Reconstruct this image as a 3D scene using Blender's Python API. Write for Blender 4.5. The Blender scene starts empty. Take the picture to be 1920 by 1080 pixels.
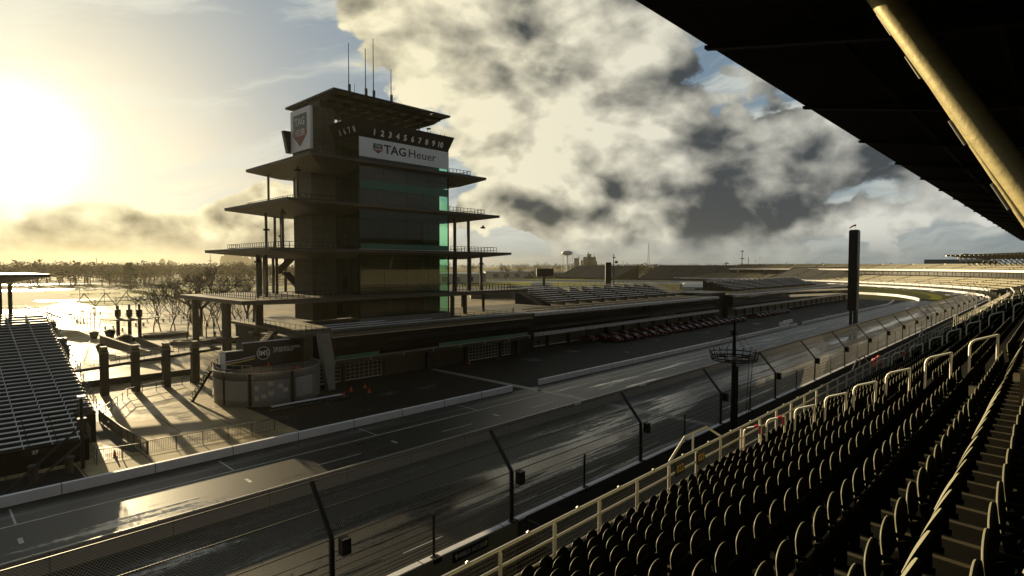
import bpy, math, random
import numpy as np
from mathutils import Vector, Matrix
random.seed(7)
R = math.radians
S = bpy.context.scene
col = S.collection
# ------------------------------------------------------------------ camera
# world axes: X runs along the front straight, Y across it to the infield, Z up
FPX = 1074.0
THETA = math.atan(1030 / FPX)
PITCH = math.atan(42 / FPX)
CAMZ = 17.0
cam_d = bpy.data.cameras.new('camera'); cam = bpy.data.objects.new('camera', cam_d); col.objects.link(cam)
cam_d.sensor_width = 36.0; cam_d.lens = 36.0 * FPX / 1920; cam_d.clip_start = 0.1; cam_d.clip_end = 40000
cam.location = (0, 0, CAMZ); cam.rotation_euler = (R(90) - PITCH, 0, THETA - R(90))
S.camera = cam
S.view_settings.view_transform = 'Standard'; S.view_settings.look = 'None'
S.view_settings.exposure = 0.85; S.view_settings.gamma = 1.0; S.view_settings.use_curve_mapping = False
S.cycles.max_bounces = 6; S.cycles.diffuse_bounces = 2; S.cycles.glossy_bounces = 3; S.cycles.transparent_max_bounces = 12
S.cycles.volume_bounces = 0; S.cycles.caustics_reflective = False; S.cycles.caustics_refractive = False
# ------------------------------------------------------------------ sun
SUN_AZ, SUN_EL = R(84.3), R(9.2)
SD = Vector((math.cos(SUN_AZ) * math.cos(SUN_EL), math.sin(SUN_AZ) * math.cos(SUN_EL), math.sin(SUN_EL)))
sl = bpy.data.lights.new('sun', 'SUN'); so = bpy.data.objects.new('sun', sl); col.objects.link(so)
sl.energy = 5.0; sl.angle = R(0.6); sl.color = (1.0, 0.79, 0.45)
so.rotation_euler = (-SD).to_track_quat('-Z', 'Y').to_euler(); so.location = (0, 0, 60)
# ------------------------------------------------------------------ sky
W = bpy.data.worlds.new('World'); S.world = W; W.use_nodes = True
WN = W.node_tree; WN.nodes.clear()
def nd(t, typ, **kw):
    n = t.nodes.new(typ)
    for k, v in kw.items(): setattr(n, k, v)
    return n
class G:
    """tiny expression helper over shader nodes"""
    def __init__(s, tree): s.t = tree
    def put(s, sock, v):
        if isinstance(v, (int, float)): sock.default_value = v
        elif isinstance(v, (tuple, list)): sock.default_value = (tuple(v) + (1,)) if len(sock.default_value) == 4 and len(v) == 3 else v
        else: s.t.links.new(v, sock)
    def m(s, op, a, b=0.0, c=0.0, clamp=False):
        n = nd(s.t, 'ShaderNodeMath', operation=op, use_clamp=clamp)
        s.put(n.inputs[0], a); s.put(n.inputs[1], b); s.put(n.inputs[2], c); return n.outputs[0]
    def v(s, op, a, b=(0, 0, 0), out=0):
        n = nd(s.t, 'ShaderNodeVectorMath', operation=op); s.put(n.inputs[0], a); s.put(n.inputs[1], b); return n.outputs[out]
    def xyz(s, x, y, z=0.0):
        n = nd(s.t, 'ShaderNodeCombineXYZ'); s.put(n.inputs[0], x); s.put(n.inputs[1], y); s.put(n.inputs[2], z); return n.outputs[0]
    def noise(s, vec, scale, detail=6, rough=0.55, dist=0.0, dim='3D', lac=2.0):
        n = nd(s.t, 'ShaderNodeTexNoise', noise_dimensions=dim); s.put(n.inputs['Vector'], vec)
        n.inputs['Scale'].default_value = scale; n.inputs['Detail'].default_value = detail
        n.inputs['Roughness'].default_value = rough; n.inputs['Distortion'].default_value = dist; n.inputs['Lacunarity'].default_value = lac
        return n.outputs[0]
    def ramp(s, x, a, b, c=0.0, d=1.0, smooth=True):
        n = nd(s.t, 'ShaderNodeMapRange', interpolation_type='SMOOTHSTEP' if smooth else 'LINEAR')
        s.put(n.inputs[0], x)
        for i, q in enumerate((a, b, c, d)): s.put(n.inputs[i + 1], q)
        return n.outputs[0]
    def mix(s, f, a, b, mode='MIX'):
        n = nd(s.t, 'ShaderNodeMix', data_type='RGBA', blend_type=mode)
        s.put(n.inputs[0], f); s.put(n.inputs[6], a); s.put(n.inputs[7], b); return n.outputs[2]
    def scale(s, c, f):
        n = nd(s.t, 'ShaderNodeVectorMath', operation='SCALE'); s.put(n.inputs[0], c); s.put(n.inputs[3], f); return n.outputs[0]
w = G(WN)
tc = nd(WN, 'ShaderNodeTexCoord').outputs['Generated']
sep = nd(WN, 'ShaderNodeSeparateXYZ'); WN.links.new(tc, sep.inputs[0]); dx, dy, dz = sep.outputs
AZ = w.m('DEGREES' if False else 'MULTIPLY', w.m('ARCTAN2', dy, dx), 57.2958)
EL = w.m('MULTIPLY', w.m('ARCSINE', dz), 57.2958)
AE = w.xyz(AZ, EL)
def ae(px, py):                       # heading and height in degrees of a point of the sky seen in the photograph
    F = Vector((math.cos(THETA) * math.cos(PITCH), math.sin(THETA) * math.cos(PITCH), -math.sin(PITCH)))
    Rr = Vector((math.sin(THETA), -math.cos(THETA), 0)); U = Rr.cross(F)
    d = (F + Rr * ((px - 960) / FPX) + U * ((540 - py) / FPX)).normalized()
    return math.degrees(math.atan2(d.y, d.x)), math.degrees(math.asin(d.z))
def blob(px, py, sa, se, rot=0.0):
    a, e = ae(px, py)
    v = w.v('SUBTRACT', AEW, (a, e, 0))
    if rot:
        n = nd(WN, 'ShaderNodeVectorRotate', rotation_type='Z_AXIS'); WN.links.new(v, n.inputs[0]); n.inputs['Angle'].default_value = R(rot); v = n.outputs[0]
    v = w.v('MULTIPLY', v, (1 / sa, 1 / se, 0)); q = w.v('DOT_PRODUCT', v, v, out=1)
    return w.m('EXPONENT', w.m('MULTIPLY', q, -1.0))
def total(lst):
    o = None
    for k, b in lst:
        x = w.m('MULTIPLY', b, k); o = x if o is None else w.m('ADD', o, x)
    return o
zz = w.m('ADD', w.m('MAXIMUM', dz, 0.0), 0.42)
Q = w.xyz(w.m('DIVIDE', dx, w.m('ADD', 0.6, w.m('MULTIPLY', zz, 0.4))), w.m('DIVIDE', dy, w.m('ADD', 0.6, w.m('MULTIPLY', zz, 0.4))), w.m('MULTIPLY', dz, 1.55))
wn = nd(WN, 'ShaderNodeTexNoise'); WN.links.new(Q, wn.inputs['Vector']); wn.inputs['Scale'].default_value = 4.0; wn.inputs['Detail'].default_value = 5
wob = w.v('SUBTRACT', wn.outputs['Color'], (0.5, 0.5, 0.5))
AEW = w.v('ADD', AE, w.v('MULTIPLY', wob, (16, 11, 0)))

# clear air: Nishita sky, paled by thin high cloud
sky = nd(WN, 'ShaderNodeTexSky', sky_type='NISHITA', sun_disc=False, sun_elevation=SUN_EL, sun_rotation=R(90) - SUN_AZ, altitude=200, air_density=1.0, dust_density=1.6, ozone_density=1.2)
nish = w.scale(sky.outputs[0], 0.07)
sundot = w.v('DOT_PRODUCT', tc, tuple(SD), out=1)
ang = w.m('MULTIPLY', w.m('ARCCOSINE', w.m('MINIMUM', sundot, 1.0)), 57.2958)
def fall(a, p): return w.m('EXPONENT', w.m('MULTIPLY', w.m('POWER', w.m('DIVIDE', ang, a), p), -1.0))
near, warm = fall(10.0, 1.25), fall(52.0, 1.8)
# high streaks, drawn out along one heading
rot = nd(WN, 'ShaderNodeVectorRotate', rotation_type='Z_AXIS'); WN.links.new(w.v('ADD', w.v('MULTIPLY', AE, (0.045, 0.10, 0)), w.v('MULTIPLY', wob, (0.5, 0.5, 0))), rot.inputs[0]); rot.inputs['Angle'].default_value = R(24)
hi = w.noise(w.v('MULTIPLY', rot.outputs[0], (0.5, 1.7, 1)), 1.5, 8, 0.60, 0.15)
cir = w.ramp(hi, 0.42, 0.60)
base = w.mix(0.62, nish, (0.19, 0.275, 0.36))
base = w.mix(near, base, (0.88, 0.82, 0.56))
base = w.mix(w.m('MULTIPLY', cir, 0.85), base, w.mix(near, (0.58, 0.60, 0.54), (1.1, 1.0, 0.70)))
# cumulus: billows from a smooth cell pattern over wide noise, raised where the banks stand
def vor(vec, scale, detail=4, rough=0.5):
    n = nd(WN, 'ShaderNodeTexVoronoi', feature='F1', voronoi_dimensions='3D'); w.put(n.inputs['Vector'], vec)
    n.inputs['Scale'].default_value = scale; n.inputs['Detail'].default_value = detail; n.inputs['Roughness'].default_value = rough
    return n.outputs['Distance']
QW = w.v('ADD', Q, w.v('MULTIPLY', wob, (0.10, 0.10, 0.10)))
def dfield(off):
    q = w.v('ADD', QW, (SD.x * off, SD.y * off, 0.9 * off)) if off else QW
    n = w.noise(q, 4.2, 8, 0.55, 0.15); v = vor(q, 9.0, 2, 0.5)
    return w.m('ADD', n, w.m('MULTIPLY', w.m('SUBTRACT', 0.42, v), 0.36))
cov = total([(0.30, blob(760, 60, 8, 7)), (0.34, blob(930, 50, 13, 9)), (0.34, blob(1100, 190, 10, 11)), (0.24, blob(1200, 280, 10, 5)), (0.20, blob(720, 20, 6, 4)), (-0.16, blob(620, 150, 5, 6)),
             (0.36, blob(1330, 345, 16, 4.5)), (0.30, blob(1000, 350, 10, 5)), (0.44, blob(1560, 330, 13, 3.6, 14)), (-0.42, blob(1505, 335, 5.5, 2.2, 8)), (0.30, blob(1420, 190, 14, 9)),
             (0.40, blob(1150, 425, 24, 2.0)), (0.16, blob(980, 415, 8, 2.0)), (0.16, blob(1300, 440, 9, 1.2)), (0.34, blob(1700, 435, 13, 1.5)), (0.14, blob(1500, 430, 8, 1.8)),
             (0.60, blob(330, 428, 12, 3.2)), (0.55, blob(110, 450, 12, 3.0)), (0.24, blob(480, 285, 3.5, 1.6)), (0.22, blob(530, 400, 6, 2.8)), (-0.20, blob(250, 150, 16, 9)), (0.12, blob(500, 60, 5, 3)), (-0.14, blob(760, 130, 2.2, 3))])
D0, D1, D2 = dfield(0), dfield(0.045), None
NF_ = w.noise(QW, 16.0, 9, 0.66, 0.15)
d1 = w.m('ADD', w.m('ADD', w.m('ADD', D0, 0.045), cov), w.m('MULTIPLY', w.m('SUBTRACT', NF_, 0.5), 0.26))
dens = w.ramp(d1, 0.59, 0.68)
thick = w.ramp(d1, 0.62, 1.05)
rel = w.m('ADD', w.m('MULTIPLY', w.m('SUBTRACT', D0, D1), 4.2), w.m('MULTIPLY', w.m('SUBTRACT', NF_, 0.5), 1.25))
dark = total([(0.9, blob(870, 105, 3.6, 2.6)), (0.6, blob(1040, 75, 5, 3.5)), (0.7, blob(990, 150, 3, 2)), (1.5, blob(1600, 340, 16, 4.2, 14)), (1.0, blob(1280, 390, 16, 2.2)), (0.95, blob(1430, 230, 11, 8)), (0.7, blob(1350, 60, 9, 8)), (0.8, blob(1020, 385, 14, 2.2)),
              (1.2, blob(300, 452, 20, 2.6)), (0.6, blob(330, 400, 4, 1.2)), (-0.55, blob(1150, 270, 7, 4)), (-0.45, blob(940, 190, 7, 7)), (-0.75, blob(1130, 426, 20, 1.2)), (-0.6, blob(1700, 438, 10, 1.0)), (-0.8, blob(1500, 325, 4, 2.0, 8)), (0.15, blob(1350, 180, 16, 12)), (-0.3, blob(1000, 250, 14, 8))])
lit = w.m('SUBTRACT', w.m('SUBTRACT', w.m('ADD', 0.64, rel), w.m('MULTIPLY', dark, 0.68)), w.m('MULTIPLY', thick, 0.16))
lit = w.ramp(lit, -1.15, 1.05, 0.0, 1.0, False)
lit = w.m('POWER', lit, 1.25)
edge = w.m('MULTIPLY', w.ramp(d1, 0.60, 0.80, 1.0, 0.0), w.m('MULTIPLY', near, 0.8))          # rims near the sun shine through
lit = w.m('ADD', lit, edge)
shadow_c = w.mix(near, w.mix(warm, (0.050, 0.062, 0.072), (0.055, 0.058, 0.055)), (0.16, 0.15, 0.085))
light_c = w.mix(warm, (0.55, 0.57, 0.56), (1.0, 0.88, 0.54))
light_c = w.mix(near, light_c, (1.25, 1.10, 0.70))
cloud = w.mix(lit, shadow_c, light_c)
out = w.mix(w.m('MULTIPLY', dens, w.ramp(EL, 0.0, 2.0, 0.6, 1.0)), base, cloud)
# glare round the low sun
glw = w.scale(w.xyz(1.0, 0.93, 0.68), w.m('MULTIPLY', w.m('ADD', w.m('MULTIPLY', fall(3.4, 2.0), 1.3), w.m('MULTIPLY', fall(5.0, 1.0), 0.20)), w.m('SUBTRACT', 1.0, w.m('MULTIPLY', dens, 0.45))))
out = w.v('ADD', out, glw)
# low murk along the horizon
mur = w.ramp(EL, 0.0, 3.6, 0.8, 0.0)
out = w.mix(mur, out, w.mix(near, (0.19, 0.235, 0.255), (0.62, 0.50, 0.17)))
# unseen sky behind the camera and overhead, dimmed to cut the ambient light
back = w.v('DOT_PRODUCT', tc, (math.cos(THETA), math.sin(THETA), 0.0), out=1)
dim = w.m('MULTIPLY', w.ramp(back, -0.2, 0.5, 0.36, 1.0), w.ramp(EL, 38, 62, 1.0, 0.5))
out = w.scale(out, dim)
bg = nd(WN, 'ShaderNodeBackground'); WN.links.new(out, bg.inputs[0]); bg.inputs[1].default_value = 0.615
wo = nd(WN, 'ShaderNodeOutputWorld'); WN.links.new(bg.outputs[0], wo.inputs[0])
# ------------------------------------------------------------------ helpers
MATS = {}
def mat(name, color, rough=0.6, metal=0.0, spec=0.5, var=0.0, vscale=1.0, rvar=0.0, bump=0.0, bscale=8.0, stretch=(1, 1, 1), streak=None):
    if name in MATS: return MATS[name]
    m = bpy.data.materials.new(name); m.use_nodes = True; t = m.node_tree; g = G(t)
    b = t.nodes['Principled BSDF']; b.inputs['Base Color'].default_value = (*color, 1)
    b.inputs['Roughness'].default_value = rough; b.inputs['Metallic'].default_value = metal; b.inputs['Specular IOR Level'].default_value = spec
    if var or rvar or bump:
        pos = nd(t, 'ShaderNodeNewGeometry').outputs['Position']
        pv = g.v('MULTIPLY', pos, stretch)
        n = g.noise(pv, vscale, 7, 0.62, 0.3); n2 = g.noise(pv, vscale * 9.0, 4, 0.6)
        nn = g.m('ADD', g.m('MULTIPLY', n, 0.7), g.m('MULTIPLY', n2, 0.3))
        if var:
            f = g.ramp(nn, 0.3, 0.7, 1 - var, 1 + var, False)
            t.links.new(g.scale(tuple(color), f), b.inputs['Base Color'])
        if rvar: t.links.new(g.ramp(nn, 0.38, 0.62, max(0.03, rough - rvar), min(1, rough + rvar)), b.inputs['Roughness'])
        if bump:
            bn = nd(t, 'ShaderNodeBump'); bn.inputs['Strength'].default_value = bump; bn.inputs['Distance'].default_value = 0.05
            t.links.new(g.noise(pos, bscale, 5, 0.6), bn.inputs['Height']); t.links.new(bn.outputs[0], b.inputs['Normal'])
    MATS[name] = m; return m
def tag(o, label=None, cat=None, group=None, kind=None):
    if label: o['label'] = label
    if cat: o['category'] = cat
    if group: o['group'] = group
    if kind: o['kind'] = kind
    return o
def thing(name, loc, label, cat, group=None, kind=None):
    o = bpy.data.objects.new(name, None); o.empty_display_size = 0.3; col.objects.link(o); o.location = loc
    return tag(o, label, cat, group, kind)
def worig(p):
    o = Vector((0, 0, 0))
    while p is not None: o += p.location; p = p.parent
    return o
class MB:
    def __init__(s): s.v = []; s.f = []
    def add(s, vs, fs):
        n = len(s.v); s.v.extend([tuple(p) for p in vs]); s.f.extend([tuple(i + n for i in f) for f in fs]); return s
    def box(s, x0, x1, y0, y1, z0, z1):
        return s.add([(x0, y0, z0), (x1, y0, z0), (x1, y1, z0), (x0, y1, z0), (x0, y0, z1), (x1, y0, z1), (x1, y1, z1), (x0, y1, z1)],
                     [(3, 2, 1, 0), (4, 5, 6, 7), (0, 1, 5, 4), (1, 2, 6, 5), (2, 3, 7, 6), (3, 0, 4, 7)])
    def prism(s, poly, axis, a, b):
        """poly: 2D points; axis 'x' -> poly is (y,z) extruded a..b in x; 'y' -> (x,z); 'z' -> (x,y)"""
        n = len(poly)
        def P(p, t): return (t, p[0], p[1]) if axis == 'x' else ((p[0], t, p[1]) if axis == 'y' else (p[0], p[1], t))
        vs = [P(p, a) for p in poly] + [P(p, b) for p in poly]
        return s.add(vs, [tuple(range(n))[::-1], tuple(range(n, 2 * n))] + [(i, (i + 1) % n, n + (i + 1) % n, n + i) for i in range(n)])
    def tube(s, pts, r, n=6, r2=None, cap=True):
        pts = [Vector(p) for p in pts]; m = len(pts); base = len(s.v); rs = [r + ((r2 if r2 is not None else r) - r) * i / max(1, m - 1) for i in range(m)]
        prev = None
        for i, p in enumerate(pts):
            d = (pts[min(i + 1, m - 1)] - pts[max(i - 1, 0)]).normalized()
            if prev is None:
                a = d.cross(Vector((0, 0, 1)));  a = a.normalized() if a.length > 1e-4 else Vector((1, 0, 0))
            else:
                a = (prev - d * prev.dot(d)).normalized()
            prev = a; b = d.cross(a)
            for k in range(n):
                an = 2 * math.pi * (k + 0.5) / n; s.v.append(tuple(p + (a * math.cos(an) + b * math.sin(an)) * rs[i]))
        for i in range(m - 1):
            for k in range(n):
                s.f.append((base + i * n + k, base + i * n + (k + 1) % n, base + (i + 1) * n + (k + 1) % n, base + (i + 1) * n + k))
        if cap: s.f.append(tuple(base + k for k in range(n))[::-1]); s.f.append(tuple(base + (m - 1) * n + k for k in range(n)))
        return s
    def bar(s, p, q, w, h, up=(0, 0, 1)):
        p, q = Vector(p), Vector(q); d = (q - p).normalized(); a = d.cross(Vector(up)).normalized() * w / 2; b = a.cross(d).normalized() * h / 2
        return s.add([p - a - b, p + a - b, p + a + b, p - a + b, q - a - b, q + a - b, q + a + b, q - a + b],
                     [(0, 1, 2, 3), (7, 6, 5, 4), (0, 4, 5, 1), (1, 5, 6, 2), (2, 6, 7, 3), (3, 7, 4, 0)])
    def cyl(s, x, y, z0, z1, r, n=16, r2=None): return s.tube([(x, y, z0), (x, y, z1)], r, n, r2)
    def lathe(s, cx, cy, prof, n=16):
        b = len(s.v); m = len(prof)
        for r, z in prof:
            for k in range(n): a = 2 * math.pi * k / n; s.v.append((cx + r * math.cos(a), cy + r * math.sin(a), z))
        for i in range(m - 1):
            for k in range(n): s.f.append((b + i * n + k, b + i * n + (k + 1) % n, b + (i + 1) * n + (k + 1) % n, b + (i + 1) * n + k))
        s.f.append(tuple(b + k for k in range(n))[::-1]); s.f.append(tuple(b + (m - 1) * n + k for k in range(n)))
        return s
    def rail(s, path, z, h=1.05, step=1.6, r=0.03, mids=2, n=4, post=True):
        """handrail along a polyline of (x,y[,dz])"""
        P = [Vector((p[0], p[1], z + (p[2] if len(p) > 2 else 0))) for p in path]
        for a, b in zip(P, P[1:]):
            for k in range(mids + 1):
                hh = h * (1 - k / (mids + 0.6)); s.tube([a + Vector((0, 0, hh)), b + Vector((0, 0, hh))], r, n)
            L = (b - a).length; c = max(1, round(L / step))
            if post:
                for i in range(c + 1):
                    q = a.lerp(b, i / c); s.tube([q, q + Vector((0, 0, h - 0.004))], r * 1.1, n)
        return s
    def build(s, name, m, parent=None, smooth=False, **kw):
        me = bpy.data.meshes.new(name); o = bpy.data.objects.new(name, me); L = worig(parent) if parent else Vector((0, 0, 0))
        loc = kw.pop('loc', None)
        if parent is None and loc: L = Vector(loc); o.location = L
        v = np.array(s.v, dtype=np.float64).reshape(-1, 3) - np.array(L)
        me.from_pydata(v.tolist(), [], s.f)
        mm = m if isinstance(m, (list, tuple)) else [m]
        for q in mm: me.materials.append(q)
        if smooth:
            for p in me.polygons: p.use_smooth = True
            me.set_sharp_from_angle(angle=R(50))
        col.objects.link(o)
        if parent: o.parent = parent
        tag(o, **{k: v for k, v in kw.items()}); return o
def structure(name, mb, m, **kw): return mb.build(name, m, kind='structure', **kw)
def text(name, body, size, loc, face, m, parent, align='CENTER', ext=0.02, bold=0.0, sx=1.0, shear=0.0, label=None):
    c = bpy.data.curves.new(name, 'FONT'); c.body = body; c.size = size; c.align_x = align; c.align_y = 'CENTER'; c.extrude = ext; c.offset = bold; c.shear = shear; c.resolution_u = 2
    c.space_line = 0.8
    c.materials.append(m); o = bpy.data.objects.new(name, c); col.objects.link(o); o.parent = parent
    o.location = Vector(loc) - worig(parent); o.rotation_euler = (R(90), 0, {'front': 0, 'left': R(-90), 'back': R(180)}[face] if isinstance(face, str) else face)
    o.scale = (sx, 1, 1)
    bpy.context.view_layer.update()
    me = bpy.data.meshes.new_from_object(o); n_ = bpy.data.objects.new(name, me); col.objects.link(n_); n_.parent = parent
    n_.location = o.location; n_.rotation_euler = o.rotation_euler; n_.scale = o.scale; bpy.data.objects.remove(o); o = n_
    if label: o['label'] = label
    return o
# ------------------------------------------------------------------ materials
conc = mat('concrete', (0.115, 0.098, 0.068), 0.75, var=0.25, vscale=0.5, bump=0.15)
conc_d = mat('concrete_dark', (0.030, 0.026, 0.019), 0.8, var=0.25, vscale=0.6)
whitewall = mat('painted_wall', (0.74, 0.73, 0.76), 0.6, var=0.12, vscale=0.7)
greywall = mat('pit_wall_paint', (0.19, 0.17, 0.16), 0.7, var=0.18, vscale=0.8, stretch=(0.3, 1, 1))
dark = mat('dark_metal', (0.008, 0.008, 0.007), 0.5, spec=.25)
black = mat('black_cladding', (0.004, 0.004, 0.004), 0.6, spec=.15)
steel = mat('galvanised_steel', (0.42, 0.41, 0.38), 0.38, 0.75, var=0.15, vscale=3)
rust = mat('dull_steel', (0.045, 0.042, 0.035), 0.5, 0.4, var=0.2, vscale=2)
alum = mat('aluminium_bench', (0.70, 0.73, 0.82), 0.55, 0.1, var=0.12, vscale=2)
seatblk = mat('black_plastic', (0.004, 0.004, 0.0035), 0.8, spec=0.0)
seatlit = mat('seat_front_sunlit', (0.23, 0.225, 0.155), 0.5, spec=0.2, var=.15, vscale=4)  # sunlit copy of the black seat plastic
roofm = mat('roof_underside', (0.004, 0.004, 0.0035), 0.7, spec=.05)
white = mat('white_paint', (0.72, 0.72, 0.72), 0.5, var=0.06, vscale=2)
linew = mat('line_paint', (0.46, 0.46, 0.44), 0.6, var=0.35, vscale=1.2)
red = mat('red_plastic', (0.55, 0.03, 0.02), 0.4)
orange = mat('orange_plastic', (0.8, 0.11, 0.02), 0.45)
carred = mat('red_paint', (0.10, 0.004, 0.006), 0.25, spec=0.6)
tyre = mat('rubber', (0.01, 0.01, 0.01), 0.8)
bark = mat('bark', (0.045, 0.034, 0.022), 0.85)
twig = mat('twigs', (0.055, 0.042, 0.026), 0.85)
evergreen = mat('evergreen_needles', (0.035, 0.045, 0.018), 0.7)
doorm = mat('door_panel', (0.062, 0.055, 0.040), 0.6, var=0.12, vscale=1)
greenp = mat('green_panel', (0.022, 0.13, 0.09), 0.3, var=0.15, vscale=1)
yellow = mat('yellow_paint', (0.75, 0.55, 0.03), 0.5)
gold = mat('gold_lettering', (0.55, 0.40, 0.10), 0.5)
screen = mat('unlit_screen', (0.005, 0.005, 0.005), 0.4, spec=.25)
brown = mat('rail_galvanised', (0.62, 0.60, 0.54), 0.45, 0.35, var=0.12, vscale=4)
def asphalt(name, c, r0, r1, wet=0.5, stretch=(0.10, 1, 1), sc=0.35, pools=(), dry=0.10):
    m = bpy.data.materials.new(name); m.use_nodes = True; t = m.node_tree; g = G(t); b = t.nodes['Principled BSDF']
    pos = nd(t, 'ShaderNodeNewGeometry').outputs['Position']
    pv = g.v('MULTIPLY', pos, stretch)
    n = g.noise(pv, sc, 8, 0.62, 0.5); ln = g.noise(g.v('MULTIPLY', pos, (0.02, 2.2, 1)), 1.0, 5, 0.6)
    f = g.noise(pos, 2.2, 6, 0.65)
    k = g.m('ADD', g.m('ADD', g.m('MULTIPLY', n, 0.62), g.m('MULTIPLY', ln, 0.23)), g.m('MULTIPLY', f, 0.15))
    for (px_, py_, sx_, sy_, am_) in pools:      # places where rain water stands
        q_ = g.v('MULTIPLY', g.v('SUBTRACT', pos, (px_, py_, 0)), (1 / sx_, 1 / sy_, 0)); k = g.m('ADD', k, g.m('MULTIPLY', g.m('EXPONENT', g.m('MULTIPLY', g.v('DOT_PRODUCT', q_, q_, out=1), -1.0)), am_))
    wetf = g.ramp(k, wet - 0.035, wet + 0.055)
    t.links.new(g.mix(wetf, tuple(c), tuple(x * 0.55 for x in c)), b.inputs['Base Color'])
    t.links.new(g.ramp(wetf, 0, 1, r1, r0, False), b.inputs['Roughness'])
    t.links.new(g.ramp(wetf, 0, 1, dry, 1.0, False), b.inputs['Specular IOR Level'])
    bn = nd(t, 'ShaderNodeBump'); bn.inputs['Distance'].default_value = 0.01
    t.links.new(g.ramp(wetf, 0, 1, 0.5, 0.04, False), bn.inputs['Strength']); t.links.new(g.noise(pos, 14, 4, 0.7), bn.inputs['Height']); t.links.new(bn.outputs[0], b.inputs['Normal'])
    MATS[name] = m; return m
track_m = asphalt('track_asphalt', (0.012, 0.012, 0.0115), 0.08, 0.55, 0.54, pools=((40, 31.5, 13, 2.0, .15), (70, 36.5, 14, 1.5, .14), (105, 33, 30, 1.6, .12), (150, 36, 30, 1.8, .08), (230, 36, 40, 2, .08), (18, 30, 10, 1.5, .06)))
pit_m = asphalt('pit_asphalt', (0.015, 0.0145, 0.013), 0.10, 0.44, 0.58, dry=0.24, pools=((72, 41.6, 11, 1.3, .20), (98, 41.3, 16, 1.0, .16), (130, 41.6, 22, 1.2, .16), (185, 41.8, 30, 1.4, .16), (28, 51.3, 12, .7, .12), (90, 47, 30, 1.3, .07), (160, 48, 30, 1.5, .07)))
apron_m = asphalt('apron_concrete', (0.012, 0.0105, 0.008), 0.3, 0.75, 0.6, (1, 1, 1), 0.15)
def slabs(name, c, r0, r1, wet, cell=(4.6, 4.6), seam=0.05):
    m = asphalt(name, c, r0, r1, wet, (1, 1, 1), 0.11); t = m.node_tree; g = G(t); b = t.nodes['Principled BSDF']
    pos = nd(t, 'ShaderNodeNewGeometry').outputs['Position']; sp = nd(t, 'ShaderNodeSeparateXYZ'); t.links.new(pos, sp.inputs[0])
    def line(s, L):
        fr = g.m('FRACT', g.m('DIVIDE', s, L)); d = g.m('ABSOLUTE', g.m('SUBTRACT', fr, 0.5)); return g.m('GREATER_THAN', d, 0.5 - seam / L)
    ln = g.m('MAXIMUM', line(sp.outputs[0], cell[0]), line(sp.outputs[1], cell[1]))
    cellid = g.xyz(g.m('FLOOR', g.m('DIVIDE', sp.outputs[0], cell[0])), g.m('FLOOR', g.m('DIVIDE', sp.outputs[1], cell[1])))
    wnn = nd(t, 'ShaderNodeTexWhiteNoise'); t.links.new(cellid, wnn.inputs['Vector'])
    old = b.inputs['Base Color'].links[0].from_socket
    c2 = g.scale(old, g.ramp(wnn.outputs['Value'], 0, 1, 0.78, 1.12, False))
    t.links.new(g.mix(ln, c2, (0.03, 0.027, 0.02)), b.inputs['Base Color'])
    for l_ in list(b.inputs['Specular IOR Level'].links): t.links.remove(l_)
    b.inputs['Specular IOR Level'].default_value = 0.09; return m
plaza_m = slabs('plaza_concrete', (0.40, 0.31, 0.17), 0.30, 0.7, 0.50)
def glassm(name, tint, refl=1.0, rough=0.02):
    m = bpy.data.materials.new(name); m.use_nodes = True; t = m.node_tree; t.nodes.clear(); g = G(t)
    tr = nd(t, 'ShaderNodeBsdfTransparent'); tr.inputs[0].default_value = (*tint, 1); gl = nd(t, 'ShaderNodeBsdfGlossy'); gl.inputs['Roughness'].default_value = rough
    gl.inputs[0].default_value = (refl, refl, refl, 1)
    fr = nd(t, 'ShaderNodeFresnel'); t.links.new(g.ramp(nd(t, 'ShaderNodeNewGeometry').outputs['Backfacing'], 0, 1, 1.6, 1 / 1.6, False), fr.inputs[0])
    mx = nd(t, 'ShaderNodeMixShader'); t.links.new(fr.outputs[0], mx.inputs[0]); t.links.new(tr.outputs[0], mx.inputs[1]); t.links.new(gl.outputs[0], mx.inputs[2])
    o = nd(t, 'ShaderNodeOutputMaterial'); t.links.new(mx.outputs[0], o.inputs[0]); MATS[name] = m; return m
glass = glassm('tinted_glass', (0.55, 0.86, 0.73))
dglass = glassm('suite_glass', (0.03, 0.06, 0.05), 0.5)
# ------------------------------------------------------------------ ground, roads
def sheet(name, poly, z, m, **kw): return structure(name, MB().add([(x, y, z) for x, y in poly], [tuple(range(len(poly)))]), m, **kw)
def rect(x0, x1, y0, y1): return [(x0, y0), (x1, y0), (x1, y1), (x0, y1)]
grass_m = mat('winter_grass', (0.075, 0.075, 0.018), 0.9, spec=0.06, var=0.5, vscale=0.02)
gm = MB(); gz = -0.08        # one sheet to the horizon, with an opening for the sunken access way
gxs, gys = [-4000, 9.6, 26.3, 4000], [-4000, 14.7, 24.1, 4000]
for i in range(3):
    for j in range(3):
        if i == 1 and j == 1: continue
        gm.add([(gxs[i], gys[j], gz), (gxs[i + 1], gys[j], gz), (gxs[i + 1], gys[j + 1], gz), (gxs[i], gys[j + 1], gz)], [(0, 1, 2, 3)])
structure('ground', gm, grass_m, label='wide flat winter ground reaching the horizon')
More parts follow.
